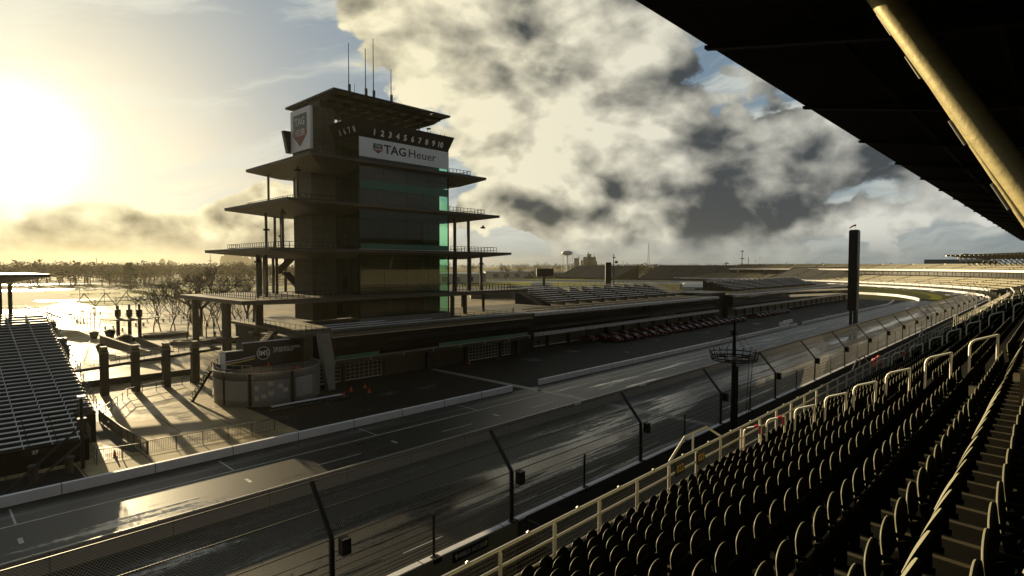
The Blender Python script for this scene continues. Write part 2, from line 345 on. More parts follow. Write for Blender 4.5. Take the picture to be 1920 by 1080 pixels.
# the outer wall of the oval: straight, then a quarter turn to the left
TC, TR, TX = (350.0, 280.6), 256.0, 350.0
def oval(off, a1=100, x0=-160, n=60):      # polyline offset 'off' metres inside the outer wall
    pts = [(x0, 24.6 + off), (0, 24.6 + off), (100, 24.6 + off), (200, 24.6 + off), (300, 24.6 + off), (TX, 24.6 + off)]
    for i in range(1, n + 1):
        a = R(-90 + a1 * i / n); pts.append((TC[0] + (TR - off) * math.cos(a), TC[1] + (TR - off) * math.sin(a)))
    return pts
def ribbon(name, o0, o1, z, m, a1=100, x0=-160, **kw):
    A, B = oval(o0, a1, x0), oval(o1, a1, x0); n = len(A)
    return structure(name, MB().add([(x, y, z) for x, y in A] + [(x, y, z) for x, y in B], [(i, i + 1, n + i + 1, n + i) for i in range(n - 1)]), m, **kw)
ribbon('race_track', 0, 15.2, 0.0, track_m)
sheet('pit_lane', rect(-160, 335, 40.4, 53.0), 0.0, pit_m)
sheet('pit_apron', rect(-160, 9.0, 53.2, 60.0), 0.0, apron_m); sheet('pit_apron', rect(27.0, 335, 53.2, 80.0), 0.0, apron_m)
structure('plaza', MB().add([(x, y, 0.0) for x, y in ((-160, 60.0), (9.0, 60.0), (9.0, 53.2), (27.0, 53.2), (27.0, 80.0), (335, 80.0), (335, 290), (-160, 290))], [(0, 1, 2, 3, 4, 5, 6, 7)]), plaza_m)
sheet('road', rect(-160, 12.0, 290.5, 296), -0.03, mat('old_asphalt', (0.05, 0.047, 0.04), 0.35, var=0.2, vscale=0.2))
sheet('spectator_walkway', rect(-160, 10.0, -30, 24.0), -0.02, conc_d)
sheet('spectator_walkway', rect(26.0, 420, -60, 24.0), -0.02, conc_d)
# start line of bricks, running right across
bm = mat('brick_strip', (0.16, 0.13, 0.10), 0.5, var=0.3, vscale=3)
sheet('start_line', rect(58.0, 58.9, 24.7, 39.9), 0.006, bm)
sheet('start_line', rect(58.0, 58.9, 40.5, 74.4), 0.006, bm)
mk = MB()
for y0, y1 in ((24.8, 39.8), (40.5, 74.4)):
    for x in (57.93, 58.9): mk.add([(x, y0, 0.009), (x + 0.07, y0, 0.009), (x + 0.07, y1, 0.009), (x, y1, 0.009)], [(0, 1, 2, 3)])
structure('line_marking', mk, linew)
mk = MB()
def qd(x0, x1, y0, y1, z=0.007): mk.add([(x0, y0, z), (x1, y0, z), (x1, y1, z), (x0, y1, z)], [(0, 1, 2, 3)])
qd(-160, 330, 49.0, 49.14)
for k in range(-11, 24): qd(4.07 + 13.75 * k, 4.2 + 13.75 * k, 49.25, 52.5) if abs(4.07 + 13.75 * k - 58.4) > 2 else None
for k in range(-11, 22): qd(9.8 + 13.6 * k, 13.9 + 13.6 * k, 45.26, 45.38)
for k in range(-11, 24): qd(3.95 + 13.75 * k, 4.2 + 13.75 * k, 45.5, 46.5)
for k in range(-20, 40): qd(1.5 + 9 * k, 4.5 + 9 * k, 27.6, 27.72)
structure('line_marking', mk, linew)
mk = MB(); qd(-160, 348, 50.6, 51.2, 0.006); structure('drain_channel', mk, mat('drain_asphalt', (0.01, 0.01, 0.01), 0.4))
# grass verge inside the turn and infield lawns
lawn = mat('lawn', (0.16, 0.165, 0.012), 0.9, spec=0.08, var=0.4, vscale=0.08)
def band(name, pts0, pts1, z, m): n = len(pts0); return structure(name, MB().add([(x, y, z) for x, y in pts0] + [(x, y, z) for x, y in pts1], [(i, i + 1, n + i + 1, n + i) for i in range(n - 1)]), m)
band('lawn', oval(19, 60)[6:], oval(24, 60)[6:], -0.02, lawn)
for x0, x1, y0, y1 in ((60, 330, 330, 480), (345, 520, 300, 420), (-60, 300, 300, 325), (420, 700, 430, 520), (150, 500, 560, 640)): sheet('lawn', rect(x0, x1, y0, y1), -0.04, lawn)
for x0, x1, y0, y1 in ((-40, 420, 500, 530), (-200, 300, 640, 690), (40, 200, 345, 360), (140, 330, 400, 420)):
    sheet('road', rect(x0, x1, y0, y1), -0.025, mat('wet_road', (0.06, 0.055, 0.045), 0.25, spec=.35, var=0.3, vscale=0.05))
# ------------------------------------------------------------------ the tiered timing tower on the start line
T = thing('timing_tower', (58.3, 91, 0), 'tall tiered concrete and glass tower with wide flat balconies', 'tower')
def plate(x0, x1, y0, y1, z, th=0.42, drop=1.25, ci=(44.5, 72.5, 84.5, 97.5)):
    """flat deck with a thin edge and a belly that deepens towards the core"""
    a0, a1, b0, b1 = ci; e = z - th; d = z - th - drop
    m = MB(); o = [(x0, y0), (x1, y0), (x1, y1), (x0, y1)]; q = [(a0, b0), (a1, b0), (a1, b1), (a0, b1)]
    vs = [(x, y, z) for x, y in o] + [(x, y, e) for x, y in o] + [(x, y, d) for x, y in q]
    fs = [(0, 1, 2, 3), (8, 11, 10, 9)] + [(i + 4, (i + 1) % 4 + 4, (i + 1) % 4, i) for i in range(4)] + [(i + 8, (i + 1) % 4 + 8, (i + 1) % 4 + 4, i + 4) for i in range(4)]
    return m.add(vs, fs)
LV = [(30.2, 87.0, 79.0, 105.5, 12.2, 0.5, 0.5), (34.2, 82.6, 79.4, 105.0, 19.55, 0.4, 0.95), (37.0, 79.6, 79.7, 103.6, 26.75, 0.4, 1.1), (40.6, 76.0, 79.7, 103.4, 33.7, 0.4, 1.3)]
deckm = mat('balcony_concrete', (0.085, 0.073, 0.052), 0.6, var=0.25, vscale=0.4)
for x0, x1, y0, y1, z, th, dr in LV:
    pl = plate(x0, x1, y0, y1, z, th, dr, (min(44.5, x0 + 9), max(72.5, x1 - 9), 83.5, 99)).build('floor_plate', deckm, T)
    g = MB(); g.box(x0 - .06, x1 + .06, y0 - .07, y0 - .01, z - 0.1, z + 0.03); g.box(x0 - .07, x0 - .01, y0, y1, z - 0.1, z + 0.03); g.build('edge_trim', rust, pl)
    # balcony guard set back from the edge on both wings, returning along the front
    k = x0 + 5.2
    for pa, nm in (([(k, y1 - 1.5), (x0 + 3.0, y1 - 2), (x0 + 3.0, y0 + 2.2), (48.5, y0 + 2.2)], 0), ([(67.9, y0 + 1.2), (x1 - 3, y0 + 1.2), (x1 - 3, y1 - 2), (x1 - 5, y1 - 2)], 1)):
        MB().rail(pa, z, 1.0, 0.85, 0.045, 1).build('railing', dark, T)
# core: two concrete blocks beside the glass front, and the lift shaft behind
for x0, x1 in ((44.85, 49.1), (67.6, 71.3)):
    for z0, z1 in ((8.0, 12.0), (12.2, 18.2), (19.55, 25.3), (26.75, 32.0), (33.7, 42.9 if x0 < 60 else 39.9)):
        c = MB().box(x0, x1, 88.0, 94.4, z0, z1).build('core_wall', conc, T)
        s = MB()
        for zz_ in np.arange(z0 + 1.7, z1 - .3, 1.9): s.box(x0 - .012, x1 + .012, 87.985, 94.415, zz_, zz_ + .05)
        s.box(x0 + 2.1, x0 + 2.15, 87.98, 88.1, z0, z1); s.build('joint', conc_d, c)
MB().box(49.1, 67.6, 89.0, 94.2, 8.0, 39.9).build('core_wall', conc_d, T)
# stair tower on the far side
st = MB()
for i in range(2):
    z = 12.25 + 7.15 * i
    if i: continue
    st.prism([(95, z), (101.6, z + 3.3), (101.6, z + 3.6), (95, z + .3)], 'x', 46.0, 47.4); st.prism([(101.6, z + 3.4), (95, z + 6.2), (95, z + 6.5), (101.6, z + 3.7)], 'x', 44.4, 45.8)
    st.box(44.4, 47.4, 101.6, 103, z + 3.3, z + 3.6)
st.build('stair', conc_d, T)
# glass front, storey by storey
for i, (z0, z1) in enumerate(((8.55, 12.0), (12.25, 19.1), (19.6, 26.3), (26.8, 33.2), (33.75, 37.5))):
    gb = MB()
    gb.add([(49.2, 80.85, z0), (67.5, 80.85, z0), (67.5, 80.85, z1), (49.2, 80.85, z1)], [(0, 1, 2, 3)])
    gb.add([(49.2, 80.9, z0), (49.2, 87.9, z0), (49.2, 87.9, z1), (49.2, 80.9, z1)], [(3, 2, 1, 0)])
    gb.add([(67.5, 80.9, z0), (67.5, 87.9, z0), (67.5, 87.9, z1), (67.5, 80.9, z1)], [(0, 1, 2, 3)])
    g = gb.build('glass_wall', glass, T)
    f = MB()
    for x in (49.2, 67.5): f.box(x - .09, x + .09, 80.74, 80.92, z0, z1)
    for x in np.linspace(53.8, 62.9, 3): f.box(x - .012, x + .012, 80.8, 80.84, z0, z1)
    for y in (83.3, 85.6): f.box(49.12, 49.17, y - .05, y + .05, z0, z1)
    f.box(49.1, 67.6, 80.76, 80.9, z1, z1 + .35); f.box(49.1, 67.6, 80.76, 80.9, z0 - .15, z0)
    f.build('mullion', dark, g)
    if i in (2, 3): MB().box(49.0, 67.6, 80.6, 80.7, z0 - .06, z0 + .07).build('sill', whitewall, g)
    fl = MB().box(49.4, 67.4, 81.2, 88.9, z0 - .1, z0 + .05)
    if i in (1, 2, 3):
        for k in range(4): fl.box(50.2, 66.4, 83.2 + k * 1.3, 84.4 + k * 1.3, z0 + .05, z0 + .35 + k * .38)
    fl.box(49.4, 67.4, 81.2, 88.9, z1 - .25, z1 - .05)
    fl.build('interior_floor', conc_d, T)
    if i in (2, 3):
        MB().box(49.35, 67.35, 80.7, 80.76, z0 + (.1 if i == 2 else 2.6), z0 + (.95 if i == 2 else 3.9)).build('spandrel_panel', greenp, g)
    if i < 4:
        d = MB(); d.box(49.05, 49.11, 84.2, 85.9, z0, z0 + 2.6); d.build('door', dark, T)
        h = MB()
        for yy in (84.25, 85.0, 85.8): h.box(49.0, 49.05, yy, yy + .07, z0, z0 + 2.5)
        h.box(49.0, 49.05, 84.2, 85.9, z0 + 2.5, z0 + 2.6); h.build('door_frame', rust, T)
MB().box(49.0, 67.6, 80.5, 80.72, 7.6, 8.5).build('parapet', greywall, T)
# white name board under the scoring band
nb = MB().box(49.2, 67.4, 80.62, 80.8, 34.4, 37.45).build('name_board', mat('board_white', (0.82, 0.82, 0.86), 0.45, var=0.04, vscale=1), T)
letb = mat('black_lettering', (0.01, 0.01, 0.012), 0.5)
text('lettering', 'TAG', 1.95, (53.75, 80.60, 36.0), 'front', letb, nb, 'LEFT', 0.01, 0.045, 1.14)
text('lettering', 'Heuer', 1.95, (58.55, 80.60, 36.0), 'front', letb, nb, 'LEFT', 0.01, 0.004, 1.2)
def shield(cx, cz, wd, ht, y=None, x=None, parent=None):
    """small two-part shield badge, facing the track (y given) or the left (x given)"""
    def P(u, v, d): return (cx + u, y - d, cz + v) if y is not None else (x - d, cx - u, cz + v)
    def poly(pts, d):
        m = MB(); n = len(pts); m.add([P(a * wd / 2, b * ht / 2, d) for a, b in pts] + [P(a * wd / 2, b * ht / 2, d - 0.02) for a, b in pts],
              [tuple(range(n)), tuple(range(2 * n - 1, n - 1, -1))] + [(i, (i + 1) % n, n + (i + 1) % n, n + i) for i in range(n)]); return m
    bd = poly([(-1, 1), (-1, -.3), (0, -1), (1, -.3), (1, 1)], 0.03).build('shield', mat('shield_dark', (0.05, 0.06, 0.055), 0.5), parent)
    poly([(-.93, .94), (-.93, .13), (.93, .13), (.93, .94)], 0.045).build('green_field', mat('shield_green', (0.05, 0.10, 0.07), 0.5), bd)
    poly([(-.93, .06), (-.93, -.28), (0, -.93), (.93, -.28), (.93, .06)], 0.045).build('red_field', mat('shield_red', (0.28, 0.055, 0.05), 0.5), bd)
    fc = 'front' if y is not None else 'left'
    for tx, v, sz in (('TAG', .52, .33), ('HEUER', -.17, .29)):
        q = P(0, v * ht / 2, 0.06); text('lettering', tx, ht * sz, q, fc, white, bd, 'CENTER', 0.008, 0.02 * ht / 3, 1.0 if tx == 'TAG' else 0.72 * wd / ht * 1.2)
shield(52.6, 35.95, 1.75, 1.55, y=80.60, parent=nb)
# leaning black scoring band with its numbers
band_ = MB(); zb, zt, o = 37.5, 40.15, 1.05
band_.add([(49.0, 80.7, zb), (67.4, 80.7, zb), (67.4 + o, 80.7 - o * .6, zt), (49.0 - o, 80.7 - o * .6, zt), (49.0, 87.9, zb), (49.0 - o, 87.9, zt), (67.4, 87.9, zb), (67.4 + o, 87.9, zt)],
          [(0, 1, 2, 3), (4, 0, 3, 5), (1, 6, 7, 2), (5, 3, 2, 7), (0, 4, 6, 1), (4, 5, 7, 6)])
bn_ = band_.build('scoring_band', screen, T)
nm = mat('number_white', (0.85, 0.85, 0.85), 0.5)
for i in range(10): 
    t_ = text('number', str(i + 1), 1.32, (51.9 + 1.5 * i, 80.7 - .6 * o * .37 - .04, 38.45), 'front', nm, bn_, 'CENTER', 0.01, 0.04, 1.0); t_.rotation_euler[0] = R(90) + math.atan(.6 * o / 2.65)
for i, n_ in enumerate('5678'):
    t_ = text('number', n_, 1.25, (49.0 - o * .38 - .05, 85.3 - 1.42 * i, 38.5), 'left', nm, bn_, 'CENTER', 0.01, 0.04, 1.0); t_.rotation_euler[0] = R(90) + math.atan(o / 2.65)
# sign box on the left wall
sb = MB().box(44.35, 44.8, 87.2, 94.0, 35.8, 42.6).build('sign_board', MATS['board_white'], T)
shield(90.6, 39.1, 4.6, 5.2, x=44.33, parent=sb)
MB().prism([(43.9, 35.9), (44.8, 35.9), (44.8, 39.5), (43.2, 39.5)], 'y', 94.1, 95.0).build('screen', screen, T)
# roof: thin edge, ribs underneath, rows of open cells letting the sky through
rx0, rx1, ry0, ry1, rz = 46.4, 70.1, 83.3, 100.2, 44.95
holes = []
for hx0, hx1, hy in ((52.7, 54.6, 86.9), (56.9, 57.7, 87.0), (58.5, 59.7, 87.0), (62.0, 63.0, 86.9), (49.0, 49.5, 89.8), (52.8, 53.4, 90.5), (53.8, 54.6, 90.3), (56.9, 57.8, 90.7), (58.5, 60.3, 90.5), (62.1, 62.9, 90.5), (66.6, 67.3, 84.3)):
    holes.append((hx0, hx1, hy, hy + .8))
rf = MB(); ys = sorted({ry0, ry1, *[h[2] for h in holes], *[h[3] for h in holes]})
for a, b in zip(ys, ys[1:]):
    hs = sorted([h for h in holes if h[2] <= a + 1e-6 and h[3] >= b - 1e-6]); x = rx0
    for h in hs: rf.box(x, h[0], a, b, rz - .07, rz); x = h[1]
    rf.box(x, rx1, a, b, rz - .07, rz)
RF = rf.build('roof', dark, T)
rt = MB(); rt.box(rx0 - .05, rx1 + .05, ry0 - .08, ry0 - .01, rz - .28, rz + .03); rt.box(rx0 - .08, rx0 - .01, ry0, ry1, rz - .28, rz + .03); rt.box(rx1 + .01, rx1 + .08, ry0, ry1, rz - .28, rz + .03); rt.box(rx0, rx1, ry1 + .01, ry1 + .08, rz - .28, rz + .03); rt.build('roof_edge', dark, RF)
rb = MB()
for x in np.linspace(rx0 + .8, rx1 - .8, 9): rb.prism([(ry0 + .15, rz - .23), (ry1 - .15, rz - .23), (ry1 - 5, rz - 1.1), (ry0 + 4, rz - 1.1)], 'x', x - .12, x + .12)
for y in (ry0 + 2.2, 89.0, 92.6, ry1 - 2.2): rb.box(rx0 + .6, rx1 - .6, y - .1, y + .1, rz - .8, rz - .225)
rb.build('rafter', dark, RF)
for x in (50, 54, 58.5, 63, 66.8):
    for y in (88.4, 93.8): MB().tube([(x, y, 39.9), (x, y, rz - .8)], .14, 8).build('roof_post', dark, T)
MB().box(46.6, 47.6, 88.3, 94.1, 42.8, 44.0).build('roof_post', dark, T)
tr = MB()
for i in range(7): tr.box(rx0 + .4 + i * 1.9, rx0 + 1.1 + i * 1.9, ry0 + .6, ry0 + 1.0, rz - .3, rz - .24)
tr.build('soffit_panel', conc, RF)
for x, zt_ in ((49.4, 52.6), (52.5, 52.6), (54.0, 54.6), (57.5, 50.4)):
    a_ = MB(); a_.tube([(x, 83.9, rz), (x, 83.9, zt_)], .085, 6, .05); a_.lathe(x, 83.9, [(.02, zt_), (.11, zt_ + .06), (.02, zt_ + .2)], 6); a_.box(x + .2, x + .55, 84.2, 84.5, rz, rz + 1.5); a_.build('mast', rust, T)
MB().tube([(50.5, 84, rz), (50.5, 84, 46.6)], .04, 4).build('aerial', dark, T)
sx_ = MB()
for x, h_ in ((63.4, 1.2), (64.1, .9), (66.4, .8), (67.3, .9), (61.9, .6)): sx_.tube([(x, 81.5, 40), (x, 81.5, 40 + h_)], .05, 5)
sx_.tube([(63.2, 81.4, 41.1), (63.9, 81.3, 41.2)], .16, 6); sx_.lathe(59.5, 84, [(2.2, 40), (1.8, 40.7), (.3, 41)], 12); sx_.build('roof_equipment', dark, T)
# columns: thin ones between balconies, thick ones with a capital to the ground
def colpart(x, y, z0, z1, r, cap=False):
    m = MB().cyl(x, y, z0, z1, r, 10)
    c = m.build('column', conc, T, smooth=True)
    if cap: MB().lathe(x, y, [(r, cap - .8), (r * 2.6, cap - .25), (r * 2.6, cap), (r, cap + .02)], 10).build('capital', conc, c)
for x, y in ((42.0, 87), (42.6, 99)): colpart(x, y, 26.75, 32.6, .2)
for x, y in ((39.3, 86.5), (40.6, 95.5), (42.9, 95.0), (43.6, 99)): colpart(x, y, 19.55, 25.7, .22)
for x, y in ((35.6, 87), (37.0, 87.2), (38.1, 92), (39.3, 95), (40.4, 96), (41.5, 98), (42.5, 96), (43.2, 99)): colpart(x, y, 12.2, 18.6, .24)
for x, y in ((74.2, 82.6), (76.6, 81.8), (70.4, 82.4), (76, 97)): colpart(x, y, 12.2, 18.8, .42 if x < 75 else .28)
for x, y in ((70.4, 82.4), (74.0, 82.6), (75.9, 95)): colpart(x, y, 19.55, 26.0, .3)
for x, y in ((31.1, 87.2), (37.8, 92), (39.3, 97.0), (31.6, 102.0)): colpart(x, y, 0, 11.5, .62 if y < 95 else .5, 6.6 if y < 96 else False)
for x, y in ((69.9, 82.6), (73.4, 83.0), (79.6, 84.4), (85.0, 97)): colpart(x, y, 7.7, 11.6, .42 if x < 75 else .3)
for x in np.linspace(42.4, 76, 8): colpart(x, 103, 12.2, 18.9, .25)
# speakers and cameras hung on the columns
sp_ = MB()
for x, y, z in ((42.0, 87, 31.8), (39.3, 86.5, 24.9), (35.6, 87, 17.4), (40.6, 95.5, 22.8), (76.6, 81.8, 17.2), (76.8, 81.6, 24.2), (42.9, 95, 21.8), (68.2, 80.6, 31.4)): sp_.box(x - .45, x + .45, y - .3, y + .1, z, z + .3); sp_.box(x - .12, x + .12, y - .3, y, z + .3, z + .6)
sp_.build('loudspeaker', dark, T)
# ------------------------------------------------------------------ pit building below the tower
B1 = thing('pit_building', (59, 76, 0), 'dark pit building with white-barred garage doors below the tiered tower', 'building', 'pit buildings along the lane')
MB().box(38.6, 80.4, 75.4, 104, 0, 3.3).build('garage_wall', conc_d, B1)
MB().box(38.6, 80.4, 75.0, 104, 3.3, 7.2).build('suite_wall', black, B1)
MB().add([(40.0, 72.3, 4.1), (79.6, 72.3, 4.1), (79.9, 72.1, 7.05), (39.9, 72.1, 7.05)], [(0, 1, 2, 3)]).add([(40.0, 72.35, 4.1), (40.0, 75, 4.1), (39.9, 75, 7.05), (39.9, 72.15, 7.05)], [(3, 2, 1, 0)]).build('suite_window', dglass, B1)
f = MB()
f.box(39.6, 80.0, 72.0, 76, 3.35, 3.9); f.build('canopy', conc_d, B1)
f = MB(); f.box(39.55, 80.05, 71.94, 71.99, 3.86, 3.93); f.box(39.54, 39.59, 72, 75.4, 3.86, 3.93)
for x in np.linspace(39.7, 79.8, 8): f.box(x, x + .12, 71.92, 71.99, 3.35, 3.86)
f.box(39.2, 80.5, 71.7, 71.78, 7.1, 7.2); f.build('fascia_trim', steel, B1)
f = MB(); f.box(39.2, 80.5, 71.8, 104, 7.2, 7.6); f.box(37.0, 39.2, 74.5, 104, 7.2, 7.6); f.build('terrace', conc, B1)
f = MB(); f.box(39.6, 80.3, 71.9, 72.1, 7.6, 7.95); f.build('parapet', rust, B1)
f = MB(); f.box(39.6, 80.2, 72.3, 72.7, 8.2, 8.27); f.build('bench', alum, B1)
f = MB(); f.box(39.6, 58, 73.6, 74, 8.35, 8.42); f.box(39.6, 50, 75, 75.4, 8.5, 8.57); f.build('bench', alum, B1)
f = MB().rail([(38.6, 78.0), (38.6, 76.2), (68, 76.2), (80, 76.6), (84, 80)], 7.62, 1.0, 1.7, .03, 2); f.build('railing', rust, B1)
MB().rail([(37.2, 98), (37.2, 75), (38.5, 74.8)], 7.62, 1.0, 1.7, .03, 1).build('railing', rust, B1)
for gx0, gx1, rows, cols_ in ((39.2, 42.4, 5, 3), (43.2, 49.4, 5, 8), (67.4, 74.6, 5, 9), (75.6, 77.8, 5, 3)):
    d = MB().box(gx0, gx1, 75.28, 75.38, .15, 3.0).build('garage_door', screen, B1)
    b_ = MB()
    for i in range(rows + 1): z = .15 + (2.85) * i / rows; b_.box(gx0, gx1, 75.2, 75.27, z, z + (.14 if i == 0 else .05))
    for i in range(cols_ + 1): x = gx0 + (gx1 - gx0) * i / cols_; b_.box(x - .025, x + .025, 75.16, 75.2, .15, 3.0)
    b_.build('door_bar', mat('bar_white', (0.55, 0.53, 0.46), 0.5), d)
for x in (42.8, 50, 58.3, 66.6, 75.1, 79.9): MB().box(x - .25, x + .25, 74.9, 75.39, 0, 3.3).build('pier', conc_d, B1)
for x0, x1, z0, z1 in ((40.1, 47.0, 3.95, 4.45), (58.2, 79.4, 3.95, 4.5)): MB().box(x0, x1, 72.06, 72.12, z0, z1).build('guard_panel', greenp, B1)
MB().box(57.0, 70.0, 73.0, 73.1, 4.6, 5.25).build('guard_panel', greenp, B1)
MB().prism([(38.6, 0), (39.6, 0), (39.5, 4.2), (38.9, 7.7), (37.4, 7.7), (37.9, 4)], 'y', 71.6, 72.6).build('pier', mat('tapered_pier', (0.20, 0.19, 0.17), 0.7, var=0.25, vscale=0.7), B1)
MB().box(34.6, 38.4, 75.5, 84, 0, 7.19).build('stair_wall', conc, B1)
f = MB(); 
for k in range(14): f.box(31.3 + k * .28, 31.6 + k * .28, 80, 82.4, 3.9 + k * .26, 4.16 + k * .26)
f.prism([(30.9, 3.6), (31.3, 3.6), (35.4, 7.4), (35.0, 7.9)], 'y', 79.8, 80.0); f.build('stair', conc_d, B1)
MB().rail([(31.3, 79.9, 4.0), (35.2, 79.9, 7.6)], 0, 1.0, 1.0, .03, 2).build('stair_rail', rust, B1)
# ------------------------------------------------------------------ the two long pit buildings further on
def longpit(x0, x1, label, bay=7.35):
    b = thing('pit_building', ((x0 + x1) / 2, 78, 0), label, 'building', 'pit buildings along the lane')
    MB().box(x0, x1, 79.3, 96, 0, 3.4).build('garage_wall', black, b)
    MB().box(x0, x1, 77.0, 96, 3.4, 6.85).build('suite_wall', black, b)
    MB().add([(x0, 76.9, 3.5), (x1, 76.9, 3.5), (x1, 76.9, 6.8), (x0, 76.9, 6.8)], [(0, 1, 2, 3)]).build('suite_window', dglass, b)
    n = int((x1 - x0) / bay)
    for i in range(n):
        a = x0 + .8 + i * bay
        d = MB().box(a, a + bay - 1.3, 79.15, 79.28, .15, 3.1).build('garage_door', doorm, b)
        MB().box(a, a + bay - 1.3, 79.1, 79.2, .0, .15).build('sill', whitewall, d)
    for i in range(n + 1): a = x0 + i * bay; MB().box(a - .35, a + .5, 78.9, 79.28, 0, 3.4).build('pier', black, b)
    for z0, y0 in ((2.75, 76.0), (6.85, 76.0)):
        fa = MB().box(x0, x1, y0, y0 + 1.2, z0, z0 + .62).build('fascia', mat('fascia_panel', (0.42, 0.42, 0.45), 0.45, .2, var=0.15, vscale=1), b)
        j = MB()
        for x in np.arange(x0 + 2.45, x1, 2.45): j.box(x, x + .09, y0 - .02, y0 + .001, z0 - .01, z0 + .63)
        j.box(x0, x1, y0 - .03, y0 - .001, z0 + .28, z0 + .31)
        j.build('joint', dark, fa)
    MB().box(x0, x1, 77.25, 100, 7.0, 7.4).build('roof_terrace', conc_d, b)
    f = MB(); f.box(x0, x1, 78.2, 78.4, 7.6, 7.75); f.box(x0, x1, 79.4, 79.6, 7.9, 8.05); f.build('bench', rust, b)
    MB().rail([(x0, 77.6), (x1, 77.6)], 7.4, 1.0, 2.45, .03, 1).build('railing', rust, b)
    return b
B2 = longpit(85.9, 171.5, 'long black pit building with beige garage doors, directly beyond the tower')
B3 = longpit(184.4, 330, 'farthest black pit building with beige doors, beyond the dark stair block')
sb_ = thing('stair_block', (178, 84, 0), 'plain black stair block between the two long pit buildings', 'building')
MB().box(171.6, 184.3, 79.6, 92, 0, 8.0).build('wall', black, sb_); MB().box(171.4, 184.35, 79.4, 92.2, 8.02, 8.3).build('roof', dark, sb_)
MB().box(175, 181, 79.5, 79.59, 0, 2.8).build('opening', screen, sb_)
sb_ = thing('link_block', (83, 84, 0), 'dark low link block between the tower building and the long pit building', 'building')
MB().box(80.5, 85.8, 76.2, 98, 0, 7.1).build('wall', black, sb_); MB().box(80.45, 85.85, 76, 98.2, 7.12, 7.5).build('roof', conc_d, sb_)
def roofstand(name, x0, x1, y0, z0, rows, sec, label, dy=1.0, dz=.42):
    b = thing(name, ((x0 + x1) / 2, y0, z0), label, 'bleachers', 'bleachers above the pit buildings')
    for r in range(rows):
        m = MB(); n = round((x1 - x0) / sec); L = (x1 - x0) / n; sh = r * 0.0
        for i in range(n): m.box(x0 + i * L + .7 + sh, x0 + (i + 1) * L - .7 + sh, y0 + r * dy, y0 + r * dy + .42, z0 + r * dz + .40, z0 + r * dz + .47)
        m.build('bench_row', alum, b)
    m = MB()
    for r in range(rows): m.box(x0, x1, y0 + r * dy - .35, y0 + r * dy + .64, z0 + r * dz - .05, z0 + r * dz)
    for x in np.arange(x0, x1 + .1, sec / 2): m.prism([(y0 - .3, z0 - .5), (y0 + rows * dy, z0 - .5), (y0 + rows * dy, z0 + rows * dz - .1), (y0 - .3, z0 - .1)], 'x', x - .08, x + .08)
    m.build('footboard', conc_d, b)
    f = MB().rail([(x0 - .3, y0 - .6), (x1 + .3, y0 - .6)], z0 - .3, 1.0, 2.4, .03, 1); f.rail([(x0 - .3, y0 + rows * dy), (x1 + .3, y0 + rows * dy)], z0 + rows * dz - .2, 1.0, 2.4, .03, 1)
    for x in (x0 - .2, x1 + .2): f.rail([(x, y0 - .4, 0), (x, y0 + rows * dy, rows * dz)], z0 - .2, 1.0, 1.8, .03, 1)
    f.build('guard_rail', rust, b)
    return b
RS = roofstand('rooftop_bleachers', 100.0, 163.5, 84.0, 8.3, 8, 10.6, 'grey bench bleachers on the roof of the pit building beyond the tower', 1.35, .42)
for x in (100.8, 110.7): MB().box(x, x + .7, 83.2, 83.25, 8.6, 9.0).build('row_sign', yellow, RS)
roofstand('rooftop_bleachers', 200, 300, 84, 8.3, 8, 10.6, 'bench bleachers on the farthest pit building, left of the scoring pylon', 1.35, .42)
m = MB()
for k in range(16): m.box(96.2, 97.8, 84 + k * .55, 84.6 + k * .55, 8.3 + k * .22, 8.36 + k * .22)
m.build('stair', conc_d, RS)
MB().rail([(96, 84, 0), (96, 93, 3.6)], 8.3, 1.0, 1.2, .04, 2).build('stair_rail', rust, RS)
# mast lights standing on the bleachers
# ------------------------------------------------------------------ walls along the lane and the track
def wallthing(name, path, y_w, z, m, label, cat='wall', joint=3.0, group=None, h0=0.0):
    """a low concrete wall along a polyline; path points (x,y) on the camera side"""
    t = thing(name, (path[0][0], path[0][1], 0), label, cat, group)
    b = MB(); n = len(path)
    nrm = []
    for i in range(n):
        a = Vector(path[max(0, i - 1)]); c = Vector(path[min(n - 1, i + 1)]); d = (c - a).normalized(); nrm.append(Vector((-d.y, d.x)))
    A = [(x, y) for x, y in path]; B = [(p[0] + q.x * y_w, p[1] + q.y * y_w) for p, q in zip(path, nrm)]
    vs = [(x, y, h0) for x, y in A] + [(x, y, z) for x, y in A] + [(x, y, z) for x, y in B] + [(x, y, h0) for x, y in B]
    fs = []
    for i in range(n - 1):
        for k in range(3): fs.append((k * n + i, k * n + i + 1, (k + 1) * n + i + 1, (k + 1) * n + i))
    fs += [(0, n, 2 * n, 3 * n), (n - 1, 4 * n - 1, 3 * n - 1, 2 * n - 1)]
    b.add(vs, fs).build('barrier', m, t)
    j = MB()
    for (x0, y0), (x1, y1) in zip(path, path[1:]):
        L = math.hypot(x1 - x0, y1 - y0)
        for s in np.arange(joint, L, joint):
            u = s / L; x, y = x0 + (x1 - x0) * u, y0 + (y1 - y0) * u; j.box(x, x + .05, y - .012, y + y_w + .012, h0, z + .012)
    if j.v: j.build('joint', conc_d, t)
    return t
wallthing('pit_lane_wall', [(-60, 53.2), (55.6, 53.2)], .35, .78, whitewall, 'low white wall on the near side of the tower, left of the gap at the start line', joint=6.1, group='white walls beside the pit lane')
wallthing('pit_lane_wall', [(61.2, 53.2), (171.5, 53.2)], .35, .78, whitewall, 'low white wall running from the start line gap to the grey blocks', joint=6.1, group='white walls beside the pit lane')
wallthing('pit_lane_wall', [(176.5, 53.2), (290, 53.2), (325, 57.5)], .35, .78, whitewall, 'low white wall beyond the two grey concrete blocks', joint=6.1, group='white walls beside the pit lane')
